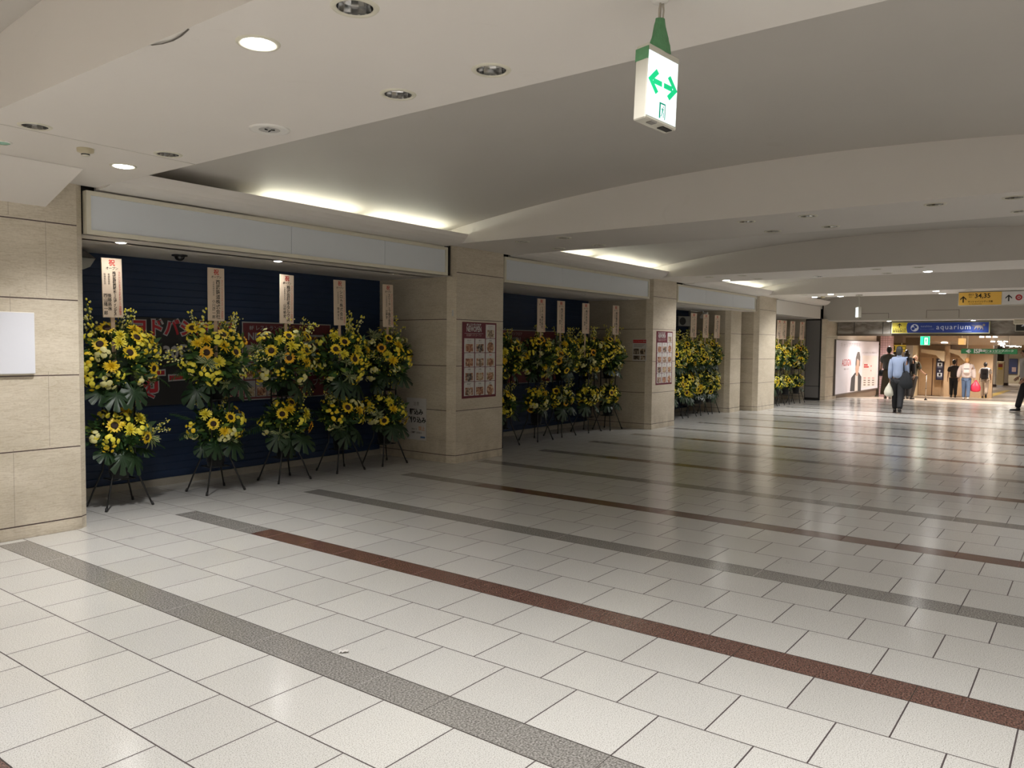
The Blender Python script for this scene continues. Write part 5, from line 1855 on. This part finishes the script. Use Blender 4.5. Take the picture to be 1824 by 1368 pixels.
t, w, h = panel_at('wall_poster', 'pale framed poster with dark print on the wall behind the red bag', 'poster', 1729, 641.5, 1745, 651.5, 43.95, C_PAPER, 0.04)
MB().box((-0.008, -w*0.9, h*0.2), (-0.002, -w*0.1, h*0.75), FOODS[4]).build('print', t)
t, w, h = panel_at('wall_poster', 'lower pale poster on the wall behind the red bag', 'poster', 1735, 653, 1745, 664, 43.95, C_PAPER, 0.04)
MB().box((-0.008, -w*0.8, h*0.3), (-0.002, -w*0.2, h*0.7), FOODS[0]).build('print', t)
t, w, h = panel_at('wall_poster', 'small blue poster on the far white column', 'poster', 1753.5, 637.5, 1759, 645, 54.95, mat('poster blue', (0.04, 0.13, 0.35), 0.4, var=0.2), 0.03)
MB().box((-0.006, -w*0.8, h*0.4), (-0.001, -w*0.2, h*0.7), C_PAPER).build('print', t)
t = thing('tactile_path', 'yellow tactile paving strip running along the passage floor', 'tactile paving', (0, 0, 0))
ytac = mat('yellow tactile paving', (0.60, 0.42, 0.10), 0.5, var=0.15, scale=6)
mb = MB()
A0, A1 = at_floor(1763, 709), at_floor(1741, 709)
B0, B1 = at_floor(1801, 695.5), at_floor(1789, 695.5)
mb.add([(A0.x, A0.y, A0.z+0.006), (A1.x, A1.y, A1.z+0.006), (B1.x, B1.y, B1.z+0.008), (B0.x, B0.y, B0.z+0.008)], [(0, 3, 2, 1)], ytac)
mb.build('paving_strip', t)

# ------------------------------------------------------------------ people


def skin_mesh(nodes, edges, sub=2, mats=(), name='body'):
    """one continuous surface grown around a skeleton: nodes = [(xyz, radius)]"""
    me = bpy.data.meshes.new('sk')
    me.from_pydata([n[0] for n in nodes], edges, [])
    o = bpy.data.objects.new('sk', me)
    col.objects.link(o)
    sk = o.modifiers.new('skin', 'SKIN')
    sk.use_smooth_shade = True
    for i, v in enumerate(me.skin_vertices[0].data):
        r = nodes[i][1]
        v.radius = (r, r) if not isinstance(r, tuple) else r
        v.use_root = (i == 0)
    s = o.modifiers.new('sub', 'SUBSURF')
    s.levels = sub
    s.render_levels = sub
    sm = o.modifiers.new('smooth', 'SMOOTH')
    sm.factor = 0.5
    sm.iterations = 5
    dg = bpy.context.evaluated_depsgraph_get()
    out = bpy.data.meshes.new_from_object(o.evaluated_get(dg))
    vs = [v.co[:] for v in out.vertices]
    fs = [tuple(p.vertices) for p in out.polygons]
    bpy.data.objects.remove(o)
    bpy.data.meshes.remove(me)
    bpy.data.meshes.remove(out)
    return vs, fs


def cloth(name, c, v=0.12):
    k = NT(name)
    n = k.noise(9, 4, (1, 1, 0.6), 0.8)
    k.base(k.mix(n, tuple(x*(1-v) for x in c), tuple(x*(1+v) for x in c)))
    k.b.inputs['Roughness'].default_value = 0.8
    k.bump(k.noise(14, 3, (1, 1, 0.5), 1.0), 0.35, 0.02)
    return k.m


SKIN = mat('skin', (0.42, 0.24, 0.16), 0.5, var=0.06)
EYEM = mat('eye dark', (0.02, 0.015, 0.012), 0.3, var=0.1)
LIPM = mat('lips', (0.35, 0.13, 0.10), 0.5, var=0.05)


def person(label, loc, heading, h, legs, arms, top, bottom, hair, shoe, sleeve=1.0, lean=4.0, hairstyle='short', skirt=False, bulk=1.0, turn=0.0, hood=False, loose=0.0, collar=None, hat=None, nod=0.0):
    """legs = [(left swing, knee), (right swing, knee)]; arms = [(swing, out, elbow)] left then right, degrees"""
    L = rad(lean)
    P0 = Vector((0, 0, 0.52*h))

    def tor(z, x=0, y=0):
        v = Vector((x, y, z-0.52*h))
        return P0+Vector((v.x*math.cos(L)+v.z*math.sin(L), v.y, v.z*math.cos(L)-v.x*math.sin(L)))
    J = {}
    for i, s in enumerate((1, -1)):
        a, b = rad(legs[i][0]), rad(legs[i][1])
        hip = Vector((0, s*0.046*h, 0.50*h))
        kn = hip+Vector((math.sin(a), 0.0, -math.cos(a)))*0.235*h
        an = kn+Vector((math.sin(a-b), 0, -math.cos(a-b)))*0.225*h
        p = max(0.0, b-a*0.5) if legs[i][1] > 20 else 0.0
        toe = an+Vector((math.cos(p)*0.09*h, s*0.012*h, -math.sin(p)*0.09*h-0.03*h))
        J['hip', s], J['kn', s], J['an', s], J['toe', s], J['p', s] = hip, kn, an, toe, p
        A, O, B = (rad(q) for q in arms[i])
        sh = tor(0.805*h, 0, s*0.090*h)
        el = sh+Vector((math.sin(A), s*math.sin(O), -math.cos(A)*math.cos(O))).normalized()*0.172*h
        wr = el+Vector((math.sin(A+B), s*math.sin(O)*0.4, -math.cos(A+B))).normalized()*0.148*h
        J['sh', s], J['el', s], J['wr', s] = sh, el, wr
    low = min(min(J['toe', s].z, J['an', s].z-0.036*h) for s in (1, -1))-0.010*h
    off = Vector((0, 0, -low))
    t = thing('person', label, 'person', loc, heading)
    B = bulk
    K = 1.13*h
    # body
    nodes = [(P0, 0.050*h*B), (tor(0.60*h), 0.046*h*B), (tor(0.70*h), 0.049*h*B), (tor(0.79*h), 0.040*h*B), (tor(0.845*h), 0.026*h), (tor(0.885*h, 0.004*h), 0.025*h)]
    edges = [(0, 1), (1, 2), (2, 3), (3, 4), (4, 5)]
    for s in (1, -1):
        i = len(nodes)
        nodes += [(J['hip', s], 0.042*h*B), (J['kn', s], 0.029*h*B), (J['kn', s]*0.55+J['an', s]*0.45, 0.030*h), (J['an', s], 0.020*h)]
        edges += [(0, i), (i, i+1), (i+1, i+2), (i+2, i+3)]
        i = len(nodes)
        nodes += [(J['sh', s], 0.025*h*B), (J['el', s], 0.021*h), (J['wr', s], 0.015*h)]
        edges += [(3, i), (i, i+1), (i+1, i+2)]
    vs, fs = skin_mesh(nodes, edges)
    mb = MB()
    O4 = Matrix.Translation(off)
    mb.add(vs, fs, SKIN, True, O4)
    hc = tor(0.928*h, 0.010*h)+off
    R = Matrix.Translation(hc) @ Matrix.Rotation(rad(turn), 4, 'Z') @ Matrix.Rotation(L*0.3+rad(nod), 4, 'Y')
    mb.ball((0, 0, 0), (0.053*h, 0.041*h, 0.063*h), 16, 12, SKIN, R)
    mb.ball((0.014*h, 0, -0.034*h), (0.036*h, 0.032*h, 0.034*h), 12, 8, SKIN, R)
    mb.ball((0.056*h, 0, -0.010*h), (0.010*h, 0.007*h, 0.013*h), 8, 6, SKIN, R)
    for s in (1, -1):
        mb.ball((0.0, s*0.045*h, -0.006*h), (0.010*h, 0.006*h, 0.016*h), 8, 6, SKIN, R)
        mb.ball((0.050*h, s*0.018*h, 0.006*h), (0.005*h, 0.006*h, 0.004*h), 8, 6, EYEM, R)
        # hand: palm, four fingers, thumb
        w, e = J['wr', s]+off, J['el', s]+off
        d = (w-e).normalized()
        x = d.cross(Vector((0, 1, 0))).normalized()
        inn = Vector((0, -s, 0))
        pm = w+d*0.026*h
        q = Matrix((x, d, x.cross(d))).transposed().to_4x4()
        mb.ball((0, 0, 0), (0.021*h, 0.030*h, 0.010*h), 10, 7, SKIN, Matrix.Translation(pm) @ q)
        for f in range(4):
            o = x*(f-1.5)*0.0105*h
            L1 = (0.020, 0.024, 0.022, 0.017)[f]*h
            a = pm+d*0.024*h+o
            b = a+d*L1+inn*0.006*h
            c = b+(d*0.7+inn*0.7).normalized()*L1*0.8
            mb.tube([a-d*0.01*h, a, b, c], [0.0055*h, 0.0052*h, 0.0047*h, 0.0035*h], 6, SKIN)
        a = w+d*0.012*h-x*0.014*h
        mb.tube([a, a-x*0.014*h+d*0.016*h, a-x*0.015*h+d*0.034*h+inn*0.006*h], [0.007*h, 0.006*h, 0.004*h], 6, SKIN)
    mb.box((0.048*h, -0.011*h, -0.037*h), (0.0525*h, 0.011*h, -0.033*h), LIPM, R)
    mb.build('body', t)
    # shirt
    g = 0.010*h+loose*h
    n2 = [(tor(0.50*h if not skirt else 0.55*h), 0.078*K*B+g*0.9), (tor(0.60*h), 0.064*K*B+g), (tor(0.70*h), 0.066*K*B+g), (tor(0.775*h), 0.060*K*B+g*0.9), (tor(0.835*h), 0.034*h+g*0.4)]
    e2 = [(0, 1), (1, 2), (2, 3), (3, 4)]
    for s in (1, -1):
        i = len(n2)
        n2.append((J['sh', s]+Vector((0, 0, -0.006*h)), 0.040*K*B+g*0.8))
        e2.append((3, i))
        if sleeve > 0.9:
            n2 += [(J['sh', s].lerp(J['el', s], 0.5), 0.033*K*B+g*0.8), (J['el', s], 0.029*K*B+g*0.8), (J['wr', s]*0.9+J['el', s]*0.1, 0.024*h+g*0.6)]
            e2 += [(i, i+1), (i+1, i+2), (i+2, i+3)]
        else:
            n2 += [(J['sh', s].lerp(J['el', s], 0.85), 0.031*K*B+g*1.0)]
            e2 += [(i, i+1)]
    vs, fs = skin_mesh(n2, e2)
    mb = MB().add(vs, fs, top, True, O4)
    sh_ = mb.build('shirt' if not hood else 'jacket', t)
    if hood: MB().ball(tuple(tor(0.835*h, -0.045*h)+off), (0.04*h, 0.062*h, 0.035*h), 12, 8, top).build('hood', sh_)
    if collar: MB().lathe([(0.036*h, 0), (0.031*h, 0.022*h)], 14, collar, Matrix.Translation(tor(0.838*h)+off)).build('collar', sh_)
    # trousers or skirt
    if skirt:
        mb = MB()
        cx = off+Vector((0, 0, 0))
        prof = [(0.060, 0.60), (0.075, 0.55), (0.088, 0.46), (0.098, 0.34), (0.108, 0.20), (0.112, 0.09), (0.105, 0.088)]
        n = 28
        vs, fs = [], []
        for r, z in prof:
            for j in range(n):
                a = 2*PI*j/n
                f = 1+0.07*math.sin(a*7)*(0.6-z)/0.5
                vs.append((r*h*math.cos(a)*f*0.85, r*h*math.sin(a)*f*B, z*h+off.z*0))
        for i in range(len(prof)-1):
            for j in range(n):
                k2 = (j+1) % n
                fs.append((i*n+j, (i+1)*n+j, (i+1)*n+k2, i*n+k2))
        mb.add(vs, fs, bottom, True)
        mb.build('wide_skirt', t)
    else:
        n3 = [(P0+Vector((0, 0, 0.0)), 0.060*K*B)]
        e3 = []
        for s in (1, -1):
            i = len(n3)
            n3 += [(J['hip', s]-Vector((0, 0, 0.02*h)), 0.058*K*B), (J['hip', s].lerp(J['kn', s], 0.55), 0.050*K*B), (J['kn', s], 0.042*K*B), (J['kn', s].lerp(J['an', s], 0.5), 0.038*K*B), (J['an', s]+Vector((0, 0, 0.004*h)), 0.036*K*B)]
            e3 += [(0, i), (i, i+1), (i+1, i+2), (i+2, i+3), (i+3, i+4)]
        vs, fs = skin_mesh(n3, e3)
        MB().add(vs, fs, bottom, True, O4).build('trousers', t)
    # shoes
    for s in (1, -1):
        a, p = J['an', s]+off, J['p', s]
        q = Matrix.Translation(a) @ Matrix.Rotation(p, 4, 'Y')
        mb = MB()
        mb.ball((0.030*h, 0, -0.022*h), (0.076*h, 0.027*h, 0.017*h), 14, 8, shoe, q)
        mb.ball((-0.012*h, 0, -0.008*h), (0.032*h, 0.026*h, 0.028*h), 12, 8, shoe, q)
        mb.box((-0.042*h, -0.024*h, -0.040*h), (0.10*h, 0.024*h, -0.032*h), M_BLACK, q, bev=0.004)
        mb.build('shoe', t)
    # hair
    if hair:
        mb = MB()
        mb.ball((-0.006*h, 0, 0.012*h), (0.056*h, 0.046*h, 0.059*h), 16, 12, hair, R)
        mb.ball((-0.022*h, 0, -0.006*h), (0.042*h, 0.044*h, 0.056*h), 14, 10, hair, R)
        if hairstyle == 'bun': mb.ball((-0.040*h, 0, 0.075*h), (0.035*h, 0.035*h, 0.030*h), 12, 8, hair, R)
        if hairstyle == 'bob': mb.ball((-0.020*h, 0, -0.030*h), (0.055*h, 0.058*h, 0.065*h), 14, 10, hair, R)
        if hairstyle == 'tail':
            mb.ball((-0.034*h, 0, -0.026*h), (0.030*h, 0.038*h, 0.052*h), 12, 8, hair, R)
        mb.build('hair', t)
    if hat:
        MB().lathe([(0.0005, 0.115*h), (0.05*h, 0.11*h), (0.058*h, 0.06*h), (0.060*h, 0.045*h), (0.105*h, 0.035*h), (0.105*h, 0.029*h), (0.055*h, 0.036*h)], 24, hat, Matrix.Translation(hc)).build('hat', t)
    t['_'] = 0
    del t['_']
    return t, J, off


def world_pt(t, v):
    """local point of a person as a place in the world"""
    return Matrix.Translation(t.location) @ Matrix.Rotation(t.rotation_euler.z, 4, 'Z') @ Vector(v)


def hang_bag(name, label, cat, loc, rz, prof, m, strap=None, flat=0.5, group=None, handle_m=None):
    """a soft bag: outline profile (half width, z) swept to a flattened sack"""
    t = thing(name, label, cat, loc, rz, group)
    n = 18
    vs, fs = [], []
    for i, (r, z) in enumerate(prof):
        for j in range(n):
            a = 2*PI*j/n
            f = 1+0.08*math.sin(3*a+i*1.1)
            vs.append((r*flat*math.cos(a)*f, r*math.sin(a)*f, z))
    for i in range(len(prof)-1):
        for j in range(n):
            k2 = (j+1) % n
            fs.append((i*n+j, (i+1)*n+j, (i+1)*n+k2, i*n+k2))
    fs += [tuple(range(n)), tuple(range(len(prof)*n-1, (len(prof)-1)*n-1, -1))]
    MB().add(vs, fs, m, True).build('sack', t)
    if strap:
        MB().tube(strap, 0.012, 6, handle_m or m).build('strap', t)
    return t


def place(u, v): return at_floor(u, v)


BLK = cloth('black cloth', (0.014, 0.014, 0.017))
HAIRK = mat('black hair', (0.012, 0.010, 0.009), 0.45, var=0.3, scale=60)
HAIRG = mat('dark grey hair', (0.035, 0.033, 0.03), 0.5, var=0.4, scale=60)
SHOEB = mat('black shoe leather', (0.012, 0.011, 0.011), 0.3, var=0.1)
SHOEW = mat('white shoe', (0.62, 0.60, 0.58), 0.5, var=0.05)

# walking person in a pale blue shirt
p = place(1598, 736)
t, J, off = person('person in a light blue shirt and black trousers, walking away with two bags', p, rad(4), 1.63, [(15, 3), (-12, 16)], [(-6, 5, 14), (2, 5, 10)],
                   cloth('light blue shirt', (0.25, 0.31, 0.45), 0.08), cloth('charcoal trousers', (0.008, 0.0085, 0.011)), HAIRG, SHOEB, 1.0, 3, 'tail', bulk=1.05, collar=cloth('light blue collar', (0.25, 0.31, 0.45)))
w = world_pt(t, J['wr', 1]+off+Vector((-0.02, 0.0, -0.08)))
hang_bag('plastic_bag', 'white plastic bag hanging from the left hand of the person in blue', 'bag', (w.x, w.y+0.015, w.z), rad(4),
         [(0.012, 0.02), (0.035, -0.03), (0.075, -0.10), (0.105, -0.20), (0.10, -0.27), (0.06, -0.31)], mat('white plastic film', (0.62, 0.60, 0.50), 0.35, var=0.06, bump=0.2), None, 0.7)
w = world_pt(t, J['sh', -1]+off)
hang_bag('shoulder_bag', 'large dark slouchy bag on the right shoulder of the person in blue', 'bag', (w.x-0.09, w.y-0.02, w.z-0.28), rad(4),
         [(0.03, 0.0), (0.075, -0.05), (0.13, -0.16), (0.17, -0.28), (0.165, -0.38), (0.10, -0.43)], cloth('dark slate bag', (0.006, 0.008, 0.011)),
         [(-0.03, 0.03, -0.03), (-0.005, 0.045, 0.16), (0.07, 0.04, 0.335), (0.13, 0.02, 0.15), (0.11, -0.02, -0.02)], 0.42)

# loose grey top and brown wide trousers
p = place(1581, 711)
t, J, off = person('person in a loose grey top and long brown skirt, leftmost of the group', p, rad(6), 1.63, [(7, 4), (-6, 8)], [(4, 14, 14), (2, 12, 14)],
                   cloth('grey green top', (0.085, 0.085, 0.075)), cloth('brown skirt cloth', (0.055, 0.040, 0.018)), HAIRK, mat('pale sandals', (0.45, 0.38, 0.32), 0.5, var=0.1), 0.5, 3, 'short', True, 1.18, loose=0.022)
w = world_pt(t, tuple(J['sh', -1]+off))
hang_bag('crossbody_bag', 'small black crossbody bag on the person in the grey top', 'bag', tuple(world_pt(t, (0.02, 0.20, 0.80))), rad(6),
         [(0.03, 0.10), (0.075, 0.08), (0.08, -0.06), (0.05, -0.09)], M_BLACK, [(-0.16, -0.10, 0.10+0.0), (-0.17, -0.16, 0.30), (-0.12, -0.26, 0.56)], 0.5)
# black haired person hidden behind the blue shirt
p = place(1613, 712)
person('person in black with full black hair, mostly hidden behind the blue shirt', p, rad(4), 1.56, [(10, 4), (-10, 14)], [(5, 10, 10), (-4, 10, 10)], BLK, cloth('black wide trousers', (0.012, 0.012, 0.014)), HAIRK,
       mat('black and white sneaker', (0.10, 0.10, 0.10), 0.5, var=0.8, scale=30), 1.0, 3, 'bob', bulk=1.05, loose=0.01)
# old person with a cane
p = at(1626, 650, 0, 27.3)
p.z = floor_z(27.3)
t, J, off = person('bald elderly person in a dark olive vest, walking with a cane', p, rad(-25), 1.43, [(9, 6), (-6, 10)], [(6, 8, 20), (14, 14, 48)], cloth('dark olive vest', (0.06, 0.055, 0.035)),
                   cloth('dark brown trousers', (0.035, 0.028, 0.024)), None, SHOEB, 0.5, 10, bulk=1.1, collar=cloth('cream collar', (0.6, 0.55, 0.45)), turn=-10)
w = world_pt(t, J['wr', -1]+off+Vector((0.03, 0, -0.03)))
cz = w.z-floor_z(w.x)
t2 = thing('walking_cane', 'slim metal cane with a dark rubber foot, held by the bald person', 'cane', (w.x+0.02, w.y-0.02, floor_z(w.x)))
MB().tube([(0, 0, 0.05), (0, 0, cz)], 0.011, 8, mat('cane metal', (0.45, 0.42, 0.38), 0.3, 0.7, var=0.1)).build('shaft', t2)
MB().lathe([(0.05, 0), (0.045, 0.02), (0.016, 0.05), (0.014, 0.07)], 14, M_BLACK).build('rubber_foot', t2)
MB().tube([(-0.05, 0, cz+0.01), (0.0, 0, cz+0.02), (0.05, 0, cz+0.0)], 0.015, 8, M_BLACK).build('handle', t2)
MB().tube([(0, 0, cz*0.45), (0, 0, cz*0.47)], 0.018, 10, M_BLACK).build('lock_collar', t2)
# standing person in black by the elevator
p = place(1697.5, 708)
person('person in black clothes standing before the elevator beside the stone column', p, rad(10), 1.64, [(3, 3), (-3, 3)], [(3, 12, 8), (3, 10, 14)], cloth('black shirt', (0.02, 0.018, 0.02)), BLK, HAIRK, SHOEB, 0.5, 2, bulk=1.12)
# white hoodie with a white backpack and red bag
p = place(1720, 712.5)
t, J, off = person('person in a white hooded jacket and blue jeans with orange blond hair, walking away', p, rad(5), 1.52, [(10, 4), (-7, 14)], [(8, 20, 10), (-4, 16, 6)], cloth('white hooded jacket cloth', (0.66, 0.60, 0.60), 0.05),
                   cloth('blue denim', (0.085, 0.14, 0.25)), mat('orange blond hair', (0.62, 0.36, 0.14), 0.5, var=0.3, scale=40), SHOEW, 1.0, 4, 'short', bulk=1.05, hood=True, loose=0.026)
bp = world_pt(t, (-0.19, 0.0, 0.94))


def backpack(label, loc, rz, m, m2, h=0.42, w=0.30):
    b = thing('backpack', label, 'backpack', loc, rz)
    MB().box((-0.08, -w/2, 0), (0.07, w/2, h), m, bev=0.05).build('pack_body', b)
    MB().box((-0.115, -w*0.36, 0.03), (-0.07, w*0.36, h*0.48), m, bev=0.02).build('front_pocket', b)
    MB().box((-0.118, -w*0.32, h*0.50), (-0.08, w*0.32, h*0.53), m2).build('zip_line', b)
    for s in (1, -1):
        MB().tube([(0.05, s*w*0.34, 0.05), (0.16, s*w*0.52, 0.06), (0.27, s*w*0.48, h*0.55), (0.20, s*w*0.40, h*0.98), (0.06, s*w*0.30, h*0.97)], 0.018, 6, m2).build('shoulder_strap', b)
    return b


backpack('white backpack with thin dark straps on the person in the white jacket', tuple(bp), rad(5), mat('white nylon', (0.64, 0.58, 0.58), 0.5, var=0.05), mat('dark strap', (0.08, 0.07, 0.09), 0.6, var=0.1), 0.36, 0.26)
w = world_pt(t, J['wr', -1]+off+Vector((0, 0, -0.08)))
hang_bag('red_bag', 'bright pink red plastic bag in the right hand of the person in white', 'bag', (w.x, w.y-0.06, w.z), rad(5),
         [(0.02, 0.05), (0.06, -0.02), (0.13, -0.12), (0.17, -0.22), (0.15, -0.33), (0.08, -0.37)], mat('pink red plastic', (0.72, 0.035, 0.09), 0.35, var=0.15, scale=12, bump=0.2), None, 0.6)
# black backpack
p = place(1753, 709.5)
t, J, off = person('person in a white t-shirt and beige trousers with a black backpack, walking away', p, rad(3), 1.62, [(11, 4), (-14, 32)], [(6, 10, 10), (4, 12, 14)], cloth('white t-shirt cloth', (0.60, 0.55, 0.52), 0.05),
                   cloth('beige trousers', (0.42, 0.33, 0.26), 0.06), HAIRK, mat('dark sole shoe', (0.12, 0.09, 0.08), 0.5, var=0.2), 0.5, 5, 'short', bulk=1.15, loose=0.01)
bp = world_pt(t, (-0.19, 0.02, 0.86))
backpack('black backpack on the person in the white t-shirt', tuple(bp), rad(3), cloth('black pack cloth', (0.02, 0.014, 0.016)), mat('black strap', (0.02, 0.015, 0.015), 0.6, var=0.1), 0.48, 0.29)
# person at the right edge
p = place(1826, 733)
t, J, off = person('person in a grey shirt, black trousers and brown hat, cut by the right edge', p, rad(105), 1.62, [(17, 5), (-12, 14)], [(-8, 8, 40), (-14, 10, 60)], cloth('light grey shirt', (0.36, 0.34, 0.33), 0.06), BLK, HAIRK, SHOEB, 0.5, 3,
                   'short', bulk=1.15, hat=cloth('brown straw hat', (0.38, 0.22, 0.10)), loose=0.008)
w = world_pt(t, (-0.10, -0.17, 0.95))
hang_bag('shoulder_bag', 'black bag at the hip of the person by the right edge', 'bag', tuple(w), rad(105), [(0.05, 0.12), (0.13, 0.08), (0.15, -0.08), (0.10, -0.14)], cloth('black bag cloth', (0.012, 0.012, 0.013)), [(0, -0.02, 0.1), (0.03, 0.02, 0.32), (0.04, 0.05, 0.42)], 0.5)
